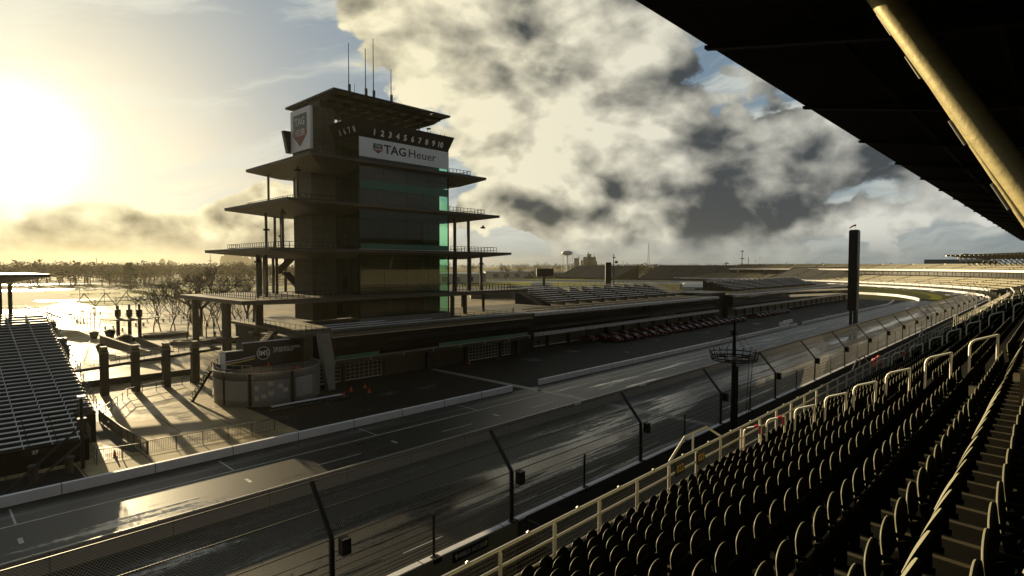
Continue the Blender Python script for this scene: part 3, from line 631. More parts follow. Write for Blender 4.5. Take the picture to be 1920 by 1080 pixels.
pw = wallthing('pit_wall', [(-160, 39.95), (272, 39.95)], .4, 1.15, greywall, 'long grey concrete wall between the race track and the pit lane', joint=6.1)
m = MB(); m.box(-160, 272, 40.02, 40.1, 1.15, 1.21)
for x in np.arange(-20, 272, 2.0): m.box(x, x + .06, 40.02, 40.1, 1.2, 1.26)
m.build('cap_rail', steel, pw)
f = MB(); f.box(52.0, 53.1, 39.8, 39.94, .95, 1.3); f.box(66, 67.6, 39.86, 39.94, 1.0, 1.16); f.build('marker_panel', white, pw)
inn = [(316, 46), (332, 48.4), (346, 52.6), (358, 57.6), (372, 64.6), (384, 76), (391, 88)]
wallthing('warm_up_lane_wall', inn, .4, 1.3, whitewall, 'short curved white wall at the far pit exit, lit by the sun', joint=12)
for (x, y, a, lb) in ((171.5, 56.5, 0, 'near one of two loose grey concrete blocks by the pit lane wall'), (178, 57.6, 0, 'far one of two loose grey concrete blocks by the pit lane wall')):
    t = thing('concrete_block', (x, y, 0), lb, 'barrier block', 'loose concrete barrier blocks')
    MB().prism([(y, 0), (y + .6, 0), (y + .42, 1.0), (y + .18, 1.0)], 'x', x - 3.6, x + 3.6).build('block', whitewall, t)
# outer wall with the catch fence on it
OP = oval(0.0, 84, -160, 60)
MB().add([(-160, 24.13, -.02), (350, 24.13, -.02), (350, 24.13, 1.09), (-160, 24.13, 1.09)], [(0, 1, 2, 3)]) 
ow = wallthing('outer_wall', [(x, y) for x, y in oval(-.45, 84, -160, 60)], .45, 1.1, whitewall, 'outer white wall of the track running into the sunlit far turn', joint=6.1)
MB().box(26.36, 350, 24.08, 24.13, -.02, 1.09).box(-160, 1.9, 24.08, 24.13, -.02, 1.09).build('rear_face', conc_d, ow)  # dark cover puts the shade on this side of the white wall into colour
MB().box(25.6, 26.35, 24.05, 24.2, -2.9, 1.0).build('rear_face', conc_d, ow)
MB().box(2, 25.6, 24.08, 24.13, -2.8, 1.05).build('sign_wall', mat('beige_wall', (0.20, 0.175, 0.10), 0.7, var=0.15, vscale=.6), ow)
CF = thing('catch_fence', (25.3, 24.4, 1.1), 'tall chain link catch fence leaning over the track on black posts', 'fence')
arc = []
def opt(s):      # point at running length s along the wall centre line, from x = 0
    if s <= TX: return Vector((s, 24.4, 0)), Vector((1, 0, 0)), Vector((0, 1, 0))
    a = (s - TX) / TR - math.pi / 2; c = Vector((math.cos(a), math.sin(a), 0)); return Vector((TC[0] + TR * c.x, TC[1] + TR * c.y - .2, 0)), Vector((-c.y, c.x, 0)), -c
UPR, OVX, OVZ = 4.2, 1.9, 2.2     # upright to z 3.9, then a slanted arm over the track
k = 0
for s in [13.2 - 15.15, 13.2] + list(np.arange(25.4, 590, 15.2)):
    p, tg, nr = opt(s); k += 1
    b = MB(); top = p + Vector((0, 0, UPR)); tip = top + nr * OVX + Vector((0, 0, OVZ))
    b.bar(p + Vector((0, 0, .9)), top, .2, .2, tg); b.bar(top, tip, .18, .18, tg)
    b.box(p.x - .3, p.x + .3, p.y - .3, p.y + .05, .85, 1.12)
    b.tube([p + Vector((0, 0, .9)), top, tip], .10, 5)
    po = b.build('post', dark, CF)
    if s < 330: c = top + tg * .35 - nr * .15; MB().box(c.x - .03, c.x + .42, c.y - .3, c.y + .12, c.z - .85, c.z - .08).build('speaker_box', dark, po)
    if s < 350:
        q, _, nq = opt(s + (6.05 if s == 13.2 else 7.57)); b = MB(); b.tube([q + Vector((0, 0, .9)), q + Vector((0, 0, 3.45))], .085, 5); b.box(q.x - .25, q.x + .25, q.y - .4, q.y + .05, .85, 1.12); b.build('intermediate_post', dark, CF)
cb = MB()
for h in [1.25, 1.42, 1.6, 1.8, 2.05, 2.3, 2.65, 3.05, 3.5, 4.15]:
    pts = [opt(s)[0] + Vector((0, 0, h)) for s in list(np.arange(-30, 350, 15.15)) + list(np.arange(352, 590, 10))]
    cb.tube(pts, .024 if h < 3.8 else .032, 4)
for u in (.5, 1.0):
    pts = []
    for s in list(np.arange(-30, 350, 15.15)) + list(np.arange(352, 590, 10)):
        p, tg, nr = opt(s); pts.append(p + Vector((0, 0, UPR)) + nr * OVX * u + Vector((0, 0, OVZ * u)))
    cb.tube(pts, .03, 4)
cb.build('cable', dark, CF)
# chain link: real wires, woven both ways, kinked where the fence leans over
wire = mat('wire_mesh', (0.36, 0.35, 0.31), 0.40, 0.55)
vs, fs = [], []
SPC, HT, AL = 0.13, UPR - 1.2, math.hypot(OVX, OVZ); TOT = HT + AL
def fpt(s, h):
    if h <= HT: return (s, 24.4, 1.2 + h)
    u = (h - HT) / AL; return (s, 24.4 + OVX * u, UPR + OVZ * u)
def seg(a, b, r):
    n = len(vs); ax = Vector(b) - Vector(a); 
    for p in (a, b):
        vs.append((p[0] - r, p[1], p[2])); vs.append((p[0] + r * .5, p[1] - r * .87, p[2])); vs.append((p[0] + r * .5, p[1] + r * .87, p[2]))
    for i in range(3): fs.append((n + i, n + (i + 1) % 3, n + 3 + (i + 1) % 3, n + 3 + i))
SL = 1.0
for s0 in list(np.arange(-8, 90, SPC)) + list(np.arange(90, 300, .30)):
    rr = 0.0085
    for sg in (1, -1):
        a = fpt(s0, 0); b = fpt(s0 + sg * HT * SL, HT); c = fpt(s0 + sg * TOT * SL, TOT); seg(a, b, rr); seg(b, c, rr)
mm = MB(); mm.v = vs; mm.f = fs; mm.build('wire_mesh', wire, CF)
# sign on the wall below the fence and the sunken access way
IA = thing('access_sign', (21.6, 24.05, 0), 'dark INFIELD ACCESS sign on the beige wall under the fence', 'sign')
ib = MB().box(20.3, 23.0, 23.98, 24.07, .42, 1.0).build('board', screen, IA)
text('lettering', 'INFIELD ACCESS', .34, (21.65, 23.97, .71), 'front', mat('sign_lettering', (0.42, 0.40, 0.34), 0.5), ib, 'CENTER', .006, .008, .95)
m = MB()
for x in (20.5, 22.8): m = MB().prism([(x - .1, .82), (x, .56), (x + .1, .82), (x + .04, .88), (x - .04, .88)], 'y', 23.95, 23.975); m.build('arrow', gold, ib)
structure('access_ramp', MB().add([(9.9, 15, -2.9), (26, 15, -2.9), (26, 24.1, -2.9), (9.9, 24.1, -2.9)], [(0, 1, 2, 3)]).box(26.01, 26.3, 15, 24.1, -2.9, -.03).box(9.6, 9.89, 15, 24.1, -2.9, -.03).box(9.9, 26, 14.7, 14.99, -2.9, -.03), conc_d)
t = thing('hand_rail', (24, 20, 0), 'thin dark pipe railing beside the sunken access way', 'railing')
MB().rail([(26.2, 15), (26.2, 23.8)], 0, 1.05, 2, .03, 1).build('rail', rust, t)
t = thing('bollard', (28.6, 20, 0), 'single pale topped post beside the access way railing', 'post'); MB().cyl(28.6, 20, 0, 1.2, .13, 10).build('post', rust, t); MB().cyl(28.6, 20, 1.2, 1.26, .15, 10).build('cap', white, t)
# ------------------------------------------------------------------ scoring pylon
PY = thing('scoring_pylon', (187, 43, 0), 'tall black four sided scoring pylon beside the pit wall', 'pylon')
MB().box(185.8, 188.4, 42.0, 44.3, 4.2, 27.0).build('screen_column', screen, PY)
MB().box(185.9, 186.6, 42.1, 42.8, 0, 4.2).box(187.6, 188.3, 43.5, 44.2, 0, 4.2).box(187.6, 188.3, 42.1, 42.8, 0, 4.2).build('leg', dark, PY)
MB().box(185.4, 185.79, 41.8, 43.6, 12.5, 16.2).build('side_panel', screen, PY)
MB().box(186.0, 188.2, 42.2, 44.1, 27.01, 27.25).build('cap', rust, PY)
j = MB()
for z in np.arange(5.2, 27, 1.15): j.box(185.78, 188.42, 41.98, 44.32, z, z + .05)
j.build('joint', dark, PY)
t = thing('windsock', (187.4, 43, 27.3), 'red windsock on a thin pole on top of the scoring pylon', 'windsock')
MB().tube([(187.4, 43, 27.26), (187.4, 43, 28.9)], .05, 5).build('pole', rust, t)
MB().tube([(187.3, 43.0, 28.6), (186.6, 43.6, 28.3), (185.9, 44.2, 27.75)], .28, 8, .14).build('sock', mat('windsock_red', (0.45, 0.06, 0.05), 0.7), t)
# ------------------------------------------------------------------ mast with ring of microphones between fence and grandstand
rx, ry = 52.6, 21.8
t = thing('ring_mast', (rx, ry, 0), 'black mast carrying a round ring platform in front of the catch fence', 'mast')
MB().tube([(rx, ry, 0), (rx, ry, 12.0)], .3, 8, .12).build('pole', dark, t)
b = MB()
for rr, z in ((2.15, 8.85), (2.05, 8.45), (1.95, 8.25)):
    b.tube([(rx + rr * math.cos(a), ry + rr * math.sin(a), z) for a in np.linspace(0, 2 * math.pi, 25)], .07 if z < 8.8 else .05, 5)
for i in range(18):
    a = 2 * math.pi * i / 18; c, s = math.cos(a), math.sin(a); b.tube([(rx + 1.95 * c, ry + 1.95 * s, 8.2), (rx + 2.2 * c, ry + 2.2 * s, 9.15)], .035, 4)
for i in range(6):
    a = 2 * math.pi * i / 6; c, s = math.cos(a), math.sin(a); b.tube([(rx, ry, 8.2), (rx + 2.0 * c, ry + 2.0 * s, 8.3)], .05, 4); b.tube([(rx, ry, 11.0), (rx + 2.1 * c, ry + 2.1 * s, 8.85)], .018, 3)
b.build('ring_platform', dark, t)
b = MB()
for sx in (-1, 1):
    b.add([(rx, ry, 10.75), (rx + sx * 1.4, ry + .5 * sx, 11.1), (rx + sx * 1.4, ry + .5 * sx + .2, 11.15), (rx, ry + .5, 10.85), (rx, ry + .2, 10.45)], [(0, 1, 2, 3), (0, 4, 1), (4, 3, 2, 1)])
b.build('upper_arm', dark, t)
b = MB(); b.tube([(rx + 1.9, ry - 1, 8.1), (rx + 1.3, ry - .7, .1)], .03, 4); b.tube([(rx + 2.1, ry - .6, 8.1), (rx + 1.5, ry - .5, .1)], .03, 4); b.tube([(rx + .8, ry, 0), (rx + .8, ry, 7.5)], .12, 5); b.build('cable', dark, t)
MB().box(rx - 1.8, rx - 1.0, ry - .6, ry - .2, 8.5, 8.75).build('equipment', whitewall, t)
# ------------------------------------------------------------------ winners' podium drum
PD = thing('winners_podium', (31.5, 74.5, 0), 'round metallic drum shaped podium with black backdrop board, left of the garages', 'podium')
cx, cy, pr = 31.7, 74.7, 6.45
drum = mat('brushed_drum', (0.20, 0.19, 0.175), 0.38, 0.6, var=0.2, vscale=0.5)
b = MB(); N = 48
b.lathe(cx, cy, [(pr, 0), (pr, 4.0), (pr - .25, 4.0), (pr - .25, 3.75)], N); b.build('drum_wall', drum, PD, smooth=True)
MB().cyl(cx, cy, 3.5, 3.74, pr - .3, 40).build('stage_floor', mat('stage_carpet', (0.11, 0.085, 0.035), 0.8, var=0.4, vscale=0.4), PD)
def arcbox(a0, a1, r0, r1, z0, z1, n=10):
    m = MB(); vs = []
    for i in range(n + 1):
        a = R(a0 + (a1 - a0) * i / n); c, s = math.cos(a), math.sin(a)
        vs += [(cx + r0 * c, cy + r0 * s, z0), (cx + r1 * c, cy + r1 * s, z0), (cx + r1 * c, cy + r1 * s, z1), (cx + r0 * c, cy + r0 * s, z1)]
    fs = [(0, 1, 2, 3), (4 * n + 3, 4 * n + 2, 4 * n + 1, 4 * n)]
    for i in range(n):
        for k in range(4): fs.append((4 * i + k, 4 * i + 4 + k, 4 * i + 4 + (k + 1) % 4, 4 * i + (k + 1) % 4))
    return m.add(vs, fs)
arcbox(0, 360, pr - .1, pr + .1, 4.0, 4.12, 48).build('rim', steel, PD)
for a0, a1, mt in ((166, 196, 0), (199, 226, 0), (233, 268, 1), (276, 300, 0)):
    m_ = mat('drum_panel', (0.30, 0.30, 0.31), 0.42, .4, var=.15, vscale=.8) if mt == 0 else mat('checkered_panel', (0.20, 0.20, 0.22), 0.5, .3, var=.35, vscale=1.6)
    pnl = arcbox(a0, a1, pr, pr + .05, .7, 3.1).build('panel', m_, PD)
    arcbox(a0, a1, pr, pr + .045, 3.3, 3.7).build('name_strip', mat('strip_grey', (.10, .095, .085), .5, var=.5, vscale=6), PD)
arcbox(160, 310, pr, pr + .035, 3.18, 3.26, 30).build('trim', dark, PD)
for i, a in enumerate((228, 229.5, 197.5, 271, 273)): arcbox(a - .6, a + .6, pr, pr + .12, 0.1, 4.0, 1).build('truss_post', dark, PD)
ck = MB()
for i in range(4):
    if i % 2 == 0: ck.v, ck.f = ck.v, ck.f; q = arcbox(233.5, 237.5, pr + .05, pr + .07, .75 + i * .6, 1.35 + i * .6, 3); ck.add(q.v, q.f)
for a_, z_ in ((247, 2.5), (247, 1.3), (257, 2.1), (240, 1.0), (262, 1.6)): q = arcbox(a_, a_ + 5, pr + .05, pr + .065, z_, z_ + .5, 3); ck.add(q.v, q.f)
ck.build('check_pattern', mat('check_light', (.42, .40, .36), .5), PD)
MB().rail([(cx + (pr - .15) * math.cos(R(a)), cy + (pr - .15) * math.sin(R(a))) for a in range(110, 232, 10)], 4.1, .9, 1.5, .045, 1).build('railing', steel, PD)
MB().rail([(cx + (pr - .3) * math.cos(R(a)), cy + (pr - .3) * math.sin(R(a))) for a in range(240, 300, 12)], 3.75, 1.0, 1.5, .03, 1).build('railing', rust, PD)
MB().box(33.0, 33.4, 76.3, 77.3, 3.75, 4.1).cyl(29.6, 73.2, 3.75, 3.9, 2.0, 20).build('stage_step', mat('step_tan', (.25, .19, .09), .7), PD)
# backdrop board: low left wing, tall middle
bb = MB(); bb.box(26.7, 28.9, 75.5, 75.75, 3.75, 6.1); bb.box(28.9, 37.0, 75.5, 75.75, 3.75, 7.0); BD = bb.build('backdrop_board', mat('backdrop_black', (.012, .012, .012), .5), PD)
e = MB(); e.box(26.65, 28.9, 75.42, 75.8, 6.1, 6.2); e.box(28.85, 35.0, 75.42, 75.8, 7.0, 7.08); e.box(26.6, 26.7, 75.4, 77, 3.75, 6.2); e.build('edge_light', whitewall, BD)
for k, (z, cc) in enumerate(((5.05, (.6, .62, .7)), (4.88, (.12, .09, .2)), (4.72, (.7, .55, .03)))):
    m = MB(); m.add([(26.75, 75.47, z - .22), (28.3, 75.47, z - .12), (30.4, 75.47, z + .14), (30.4, 75.47, z + .26), (28.3, 75.47, z), (26.75, 75.47, z - .08)], [(0, 1, 4, 5), (1, 2, 3, 4)]); m.build('stripe', mat('stripe_%d' % k, cc, .5), BD)
lg = MB(); lg.tube([(31.45 + .82 * math.cos(a), 75.44, 5.5 + .82 * math.sin(a)) for a in np.linspace(0, 2 * math.pi, 29)], .055, 4)
lo = lg.build('round_emblem', white, BD)
q = MB(); q.prism([(31.45 + .76 * math.cos(a), 5.5 + .76 * math.sin(a)) for a in np.linspace(0, 2 * math.pi, 29)[:-1]], 'y', 75.44, 75.47); q.build('emblem_disc', screen, lo)
text('emblem_lettering', 'IMS', .98, (31.45, 75.42, 5.5), 'front', white, lo, 'CENTER', .01, .012, .92)
text('lettering', 'THE RACING CAPITAL\nOF THE WORLD', .46, (32.75, 75.46, 5.75), 'front', white, BD, 'LEFT', .006, .004, .82)
m = MB()
for k in range(12): m.box(23.6 + k * .2, 23.85 + k * .2, 78, 79.4, .1 + k * .31, .2 + k * .31)
m.prism([(23.4, 0), (23.7, 0), (26.0, 3.6), (25.7, 3.6)], 'y', 77.8, 77.95); m.build('stair', dark, PD)
MB().rail([(23.6, 77.9, 0), (25.9, 77.9, 3.6)], .1, 1.0, .6, .035, 2).build('stair_rail', dark, PD)
# safety cones
def cone0(x, y, z, label, group, h=.62):
    t = thing('traffic_cone', (x, y, z), label, 'cone', group)
    MB().box(x - .2, x + .2, y - .2, y + .2, z, z + .04).build('base', orange, t)
    MB().lathe(x, y, [(.15, z + .04), (.03, z + h)], 8).build('body', orange, t)
    return t
def dupl(o, loc, label=None, group=None):
    r = o.copy(); col.objects.link(r); r.location = loc
    if label: r['label'] = label
    if group: r['group'] = group
    for c in list(o.children):
        k = c.copy(); col.objects.link(k); k.parent = r
        for g in list(c.children):
            h = g.copy(); col.objects.link(h); h.parent = k
    return r
c0 = cone0(38.2, 72.4 - 5.5, 0, 'orange cone on the dark apron, nearest the drum podium', 'orange traffic cones')
for i, (x, y, z, lb) in enumerate(((40.6, 69.2, 0, 'orange cone on the apron before the first barred garage door'), (43.0, 69.6, 0, 'orange cone on the apron before the wide barred garage door'), (41.8, 66.6, 0, 'orange cone on the apron closest to the white wall'),
        (66.0, 73.5, 0, 'orange cone under the far garage canopy'))): dupl(c0, (x, y, z), lb)
for i, a in enumerate((233, 242, 246, 258, 266, 272, 279, 281.5, 284)):
    lb = ['leftmost', 'second', 'third', 'fourth', 'fifth', 'sixth', 'seventh', 'eighth', 'rightmost'][i]
    dupl(c0, (cx + (pr - .55) * math.cos(R(a)), cy + (pr - .55) * math.sin(R(a)), 3.75), lb + ' of the orange cones along the rim of the drum podium', 'orange traffic cones')
dupl(c0, (11.9, 60.5, 0), 'red cone at the corner of the left bleachers by the gate')
dupl(c0, (31.9, 76.6 - 1.6, 3.75), 'orange cone in the middle of the podium stage by the backdrop')
# bench of metal slats lying in front of the drum
t = thing('slatted_bench', (33, 66.3, 0), 'long low white slatted rack on the apron before the drum podium', 'rack')
m = MB()
for k in range(34): m.box(28.6 + k * .27, 28.75 + k * .27, 66.2, 66.9, .42, .47)
m.build('slat', whitewall, t); m = MB(); m.box(28.5, 37.9, 66.15, 66.2, .3, .42); m.box(28.5, 37.9, 66.9, 66.95, .3, .42)
for x in (28.6, 33, 37.6): m.box(x, x + .1, 66.2, 66.9, 0, .3)
m.build('frame', dark, t)
for i, (x0, x1) in enumerate(((27.8, 30.6), (31.2, 34.4), (34.9, 38))):
    t = thing('floor_grate', (x0, 65.2, 0), ['left', 'middle', 'right'][i] + ' of three dark low barrier frames before the drum podium', 'barrier')
    MB().box(x0, x1, 65.0, 65.6, 0.0, .35).build('frame', dark, t); 
    m = MB(); [m.box(x0 + .3 + q * .6, x0 + .34 + q * .6, 64.97, 65.0, .02, .33) for q in range(4)]; m.build('joint', rust, t)
# ------------------------------------------------------------------ red cars parked nose out under the pit building
def car():
    t = thing('parked_car', (0, 0, 0), 'x', 'car', 'red cars parked along the pit building')
    prof = [(-2.1, .35), (2.1, .35), (2.15, .62), (1.9, .82), (.9, .92), (-1.5, .98), (-2.15, .9)]
    MB().prism(prof, 'x', -.9, .9).build('body', carred, t)
    MB().add([(-.82, -1.5, .97), (.82, -1.5, .97), (.82, .95, .93), (-.82, .95, .93), (-.62, -1.0, 1.32), (.62, -1.0, 1.32), (.62, .2, 1.34), (-.62, .2, 1.34)],
             [(4, 5, 6, 7), (0, 1, 5, 4), (1, 2, 6, 5), (2, 3, 7, 6), (3, 0, 4, 7)]).build('cabin', screen, t)
    for sx in (-1, 1):
        for y in (-1.35, 1.35): MB().tube([(sx * .78, y, .34), (sx * .93, y, .34)], .34, 12).build('wheel', tyre, t)
        MB().box(sx * .7 - .14, sx * .7 + .14, -2.19, -2.1, .66, .78).build('headlight', white, t)
    return t
c1 = car(); n = 0
ords = ['1st', '2nd', '3rd'] + ['%dth' % i for i in range(4, 30)]
for i in range(19):
    x, y = 107.5 + i * 3.75, 71.8 - .03 * i; o = c1 if n == 0 else dupl(c1, (x, y, 0)); o.location = (x, y, 0); n += 1
    o['label'] = '%s red car from the tower end, front row outside the beige doors' % ords[i]
for i in range(15):
    x, y = 104.5 + i * 4.6, 76.6; o = dupl(c1, (x, y, 0)); o['label'] = '%s red car from the tower end, rear row against the beige doors' % ords[i]
for i in range(8):
    o = dupl(c1, (190 + i * 3.9, 72.2, 0)); o['label'] = '%s red car of the small row beyond the dark stair block' % ords[i]
# posts with spotlights before the doors
for i, x in enumerate((83.2, 100.4, 120.5, 141)):
    t = thing('light_post', (x, 73.6 if i else 72.6, 0), '%s thin black spotlight post from the tower, before the beige garage doors' % ords[i], 'light post', 'spotlight posts before the garages'); y = t.location.y
    MB().tube([(x, y, 0), (x, y, 2.3)], .06, 6).build('pole', dark, t); MB().tube([(x, y, 2.1), (x + 1.6, y + 1.4, 3.4)], .05, 5).build('brace', dark, t)
    MB().box(x - .25, x + .25, y - .2, y + .2, 2.0, 2.6).build('lamp', dark, t)
# ------------------------------------------------------------------ large bleachers on the left
LB = thing('bleachers', (-10, 61, 0), 'large dark bleachers of metal benches at the left edge, numbered 37', 'bleachers')
def lbx(r): return 10.2 if r < 6 else 11.7
NR = 38
fb = MB()
for r in range(NR):
    y, z = 61.6 + r * .9, 1.6 + r * .238
    x1 = lbx(r); m = MB(); x = x1 - .25; 
    while x > -22: m.box(x - 1.83, x - .05, y, y + .30, z + .42, z + .47); x -= 1.88
    m.build('bench_row', alum, LB)
    fb.box(-22, x1, y - .4, y + .42, z - .04, z); fb.box(-22, x1, y - .42, y - .4, z - .238, z - .03)
fb.build('footboard', conc_d, LB)
# seat supports climbing the stand
m = MB()
for x in np.arange(9.6, -22, -1.88):
    for r in range(NR): y, z = 61.6 + r * .9, 1.6 + r * .238; m.box(x - .04, x + .04, y + .05, y + .12, z, z + .42); m.box(x - .03, x + .03, y - .1, y - .05, z + .2, z + .5)
m.build('support', alum, LB)
m = MB(); m.box(-22, 10.15, 61.05, 61.2, 0, 1.9); m.prism([(61.2, 0), (66.7, 0), (66.7, 2.6), (61.2, 1.3)], 'x', 10.1, 10.2); m.prism([(66.9, 0), (95.6, 0), (95.6, 10.1), (66.9, 2.6)], 'x', 11.6, 11.7); m.box(10.2, 11.7, 66.8, 66.9, 0, 2.75); m.box(-22, 11.6, 95.9, 96.0, 0, 10.3); m.box(-22, -21.9, 61, 96, 0, 9.0)  # the rear panel, out of view, is added to stop sun leaking under the benches
m.build('skirt', black, LB)
m = MB(); m.rail([(10.3, 61.2, 1.5), (10.3, 66.6, 3.0)], 0, 1.1, 1.2, .035, 2); m.rail([(11.8, 66.8, 3.0), (11.8, 95, 10.4)], 0, 1.1, 1.5, .035, 2); m.rail([(10.3, 66.8), (11.8, 66.8)], 3.0, 1.1, .8, .035, 2)
m.rail([(10.3, 61.2), (10.3, 58.9)], 0, 1.4, 1.2, .035, 2)
m.build('guard_rail', rust, LB)
for r in range(0, NR, 2): MB().lathe(11.78, 62 + r * .9, [(.02, 2.75 + r * .238), (.1, 2.85 + r * .238), (.02, 2.95 + r * .238)], 6).build('step_light', white, LB)
pl = MB().box(5.6, 7.4, 61.0, 61.04, 1.32, 1.72).build('number_board', screen, LB)
text('lettering', '37', .42, (6.5, 60.99, 1.52), 'front', white, pl, 'CENTER', .005, .01)
m = MB(); m.box(-22, 11.6, 95.6, 118, 9.1, 9.5); 
for x in (-18, -8, 2, 11): m.box(x, x + .4, 97, 97.4, 0, 9.1); m.box(x, x + .4, 116, 116.4, 0, 9.1)
m.build('rear_deck', conc, LB)
m = MB(); m.rail([(12, 96), (12, 118), (-20, 118)], 9.5, 1.1, 1.6, .04, 2); m.build('deck_rail', rust, LB)
m = MB().box(8.6, 11.4, 95.7, 97.2, 9.5, 10.6).box(5, 7, 104, 105, 9.5, 10.3); m.build('deck_box', conc_d, LB)
RC = thing('roof_canopy', (-2, 107, 9.5), 'flat pale canopy roof on paired columns behind the left bleachers', 'canopy')
plate(-25, 12.2, 94.5, 118, 15.9, .35, 1.2, (-22, 6.5, 101, 112)).build('roof', deckm, RC)
for x, y in ((7.6, 100), (8.8, 102), (8.2, 110), (-2, 101)): MB().cyl(x, y, 9.5, 14.6, .25, 8).build('column', conc, RC)
# long light pole with stays leaning before the bleachers
t = thing('light_pole', (9.3, 58.7, 0), 'dark lamp pole with slanting braces in front of the left bleachers', 'lamp pole')
MB().tube([(9.3, 58.7, 0), (9.3, 58.7, 6.0)], .16, 8, .12).build('pole', dark, t)
MB().tube([(9.25, 58.75, 3.6), (4.2, 56.2, .1)], .1, 5).tube([(9.25, 58.7, 2.2), (5.2, 55.6, .1)], .09, 5).build('brace', dark, t)
MB().box(9.0, 9.6, 58.4, 58.9, 3.4, 4.3).build('control_box', dark, t); MB().box(9.05, 9.6, 58.4, 58.9, 6.0, 6.16).build('lamp', white, t)
for i, (x, y) in enumerate(((6.0, 57.6), (8.3, 58.1))):
    t = thing('concrete_pedestal', (x, y, 0), ['left', 'right'][i] + ' of two short concrete posts before the left bleachers', 'post'); MB().cyl(x, y, 0, 1.2, .3, 10).lathe(x, y, [(.3, 1.2), (.4, 1.25), (.4, 1.4), (.1, 1.45)], 10).build('post', conc_d, t)
# fences round the plaza corner
def fencething(path, z, h, step, label, bars=.14, mid=0, name='barrier_fence', group='railings round the plaza corner'):
    t = thing(name, (path[0][0], path[0][1], z), label, 'fence', group)
    m = MB(); m.rail([(p[0], p[1]) for p in path], z, h, step, .045, mid); m.build('frame', rust, t)
    if bars:
        b = MB()
        for (x0, y0), (x1, y1) in zip(path, path[1:]):
            L = math.hypot(x1 - x0, y1 - y0); c = int(L / bars)
            for i in range(c):
                u = (i + .5) / c; x, y = x0 + (x1 - x0) * u, y0 + (y1 - y0) * u; b.box(x - .012, x + .012, y - .012, y + .012, z + .1, z + h - .04)
            b.bar((x0, y0, z + .1), (x1, y1, z + .1), .03, .03)
        b.build('bars', rust, t)
    return t
fencething([(10.4, 59.5), (14.0, 58.9)], 0, 1.15, 1.9, 'short barred gate fence beside the corner of the left bleachers')
fencething([(14.1, 58.9), (27.5, 58.0)], 0, 1.25, 2.2, 'barred fence along the front of the sunlit plaza')
fencething([(14.05, 59.0), (13.6, 66), (13.5, 75.6)], 0, 1.25, 1.8, 'barred fence beside the stair down from the plaza corner')
fencething([(13.6, 75.8), (18.6, 86.6), (26.0, 90.2)], 0, 1.15, 2.2, 'slanting rail fence along the back of the plaza ramp', 0, 1)
fencething([(27, 89.9), (30.5, 89.4)], 0, 1.15, 1.2, 'small barred fence section between bridge and drum podium')
m = MB(); m.add([(12.0, 66, .012), (13.2, 60.5, .012), (13.9, 60.2, .012), (13.3, 76, .012), (12.6, 76, .012)], [(0, 1, 2, 3, 4)]); structure('plaza_step', m, conc_d)
# footbridge on broad pillars
FBR = thing('footbridge', (21, 90.7, 0), 'concrete footbridge on four broad pillars leading to the tower', 'footbridge')
m = MB(); m.prism([(11.5, 3.25), (31.2, 4.5), (31.2, 4.85), (11.5, 3.6)], 'y', 89.9, 92.4); m.build('deck', conc_d, FBR)
for x, zt_ in ((16.85, 6.4), (20.35, 6.3), (24.05, 6.2), (27.75, 6.1)):
    m = MB(); m.box(x - .42, x + .42, 89.7, 90.9, 0, zt_ - .5); p_ = m.build('pillar', conc_d, FBR)
    MB().box(x - .36, x + .36, 89.75, 90.8, zt_ - .495, zt_).box(x - .46, x + .46, 89.6, 90.95, zt_ - .9, zt_ - .7).build('pillar_head', conc, p_)
MB().rail([(11.5, 90.0, 3.6), (31.2, 90.0, 4.85)], 0, 1.0, 1.4, .03, 1).rail([(11.5, 92.3, 3.6), (31.2, 92.3, 4.85)], 0, 1.0, 1.4, .03, 1).build('railing', rust, FBR)
# ramp with solid parapet
t = thing('ramp', (26.5, 128, 0), 'long low ramp with a solid dark parapet wall behind the footbridge', 'ramp')
def wallseg(p, q, z0, z1, w0, w1, th):
    p, q = Vector(p), Vector(q); d = (q - p).normalized(); n_ = Vector((-d.y, d.x)) * th
    return MB().add([(p.x, p.y, z0), (q.x, q.y, w0), (q.x, q.y, w1), (p.x, p.y, z1), (p.x + n_.x, p.y + n_.y, z0), (q.x + n_.x, q.y + n_.y, w0), (q.x + n_.x, q.y + n_.y, w1), (p.x + n_.x, p.y + n_.y, z1)], [(0, 1, 2, 3), (7, 6, 5, 4), (0, 4, 5, 1), (1, 5, 6, 2), (2, 6, 7, 3), (3, 7, 4, 0)])
parm = mat('parapet', (.10, .09, .06), .7, var=.35, vscale=1.5)
wallseg((25.5, 140), (28.4, 116.5), .9, 2.9, .6, 1.75, .3).build('parapet', parm, t)
wallseg((25.3, 140), (28.2, 116.4), 2.91, 3.02, 1.76, 1.86, .5).build('coping', conc, t)
MB().prism([(116.5, 0), (140, 0), (140, 1.0), (116.5, .6)], 'x', 28.6, 31.6).build('ramp_body', conc_d, t)
wallseg((31.8, 140), (32.6, 118), 0, 2.0, 0, 1.2, .25).build('parapet', parm, t)
t = thing('low_wall', (20, 100, 0), 'long low dark wall lying behind the footbridge', 'wall'); MB().box(14, 30, 97.5, 98.0, 0, .9).build('barrier', conc_d, t)
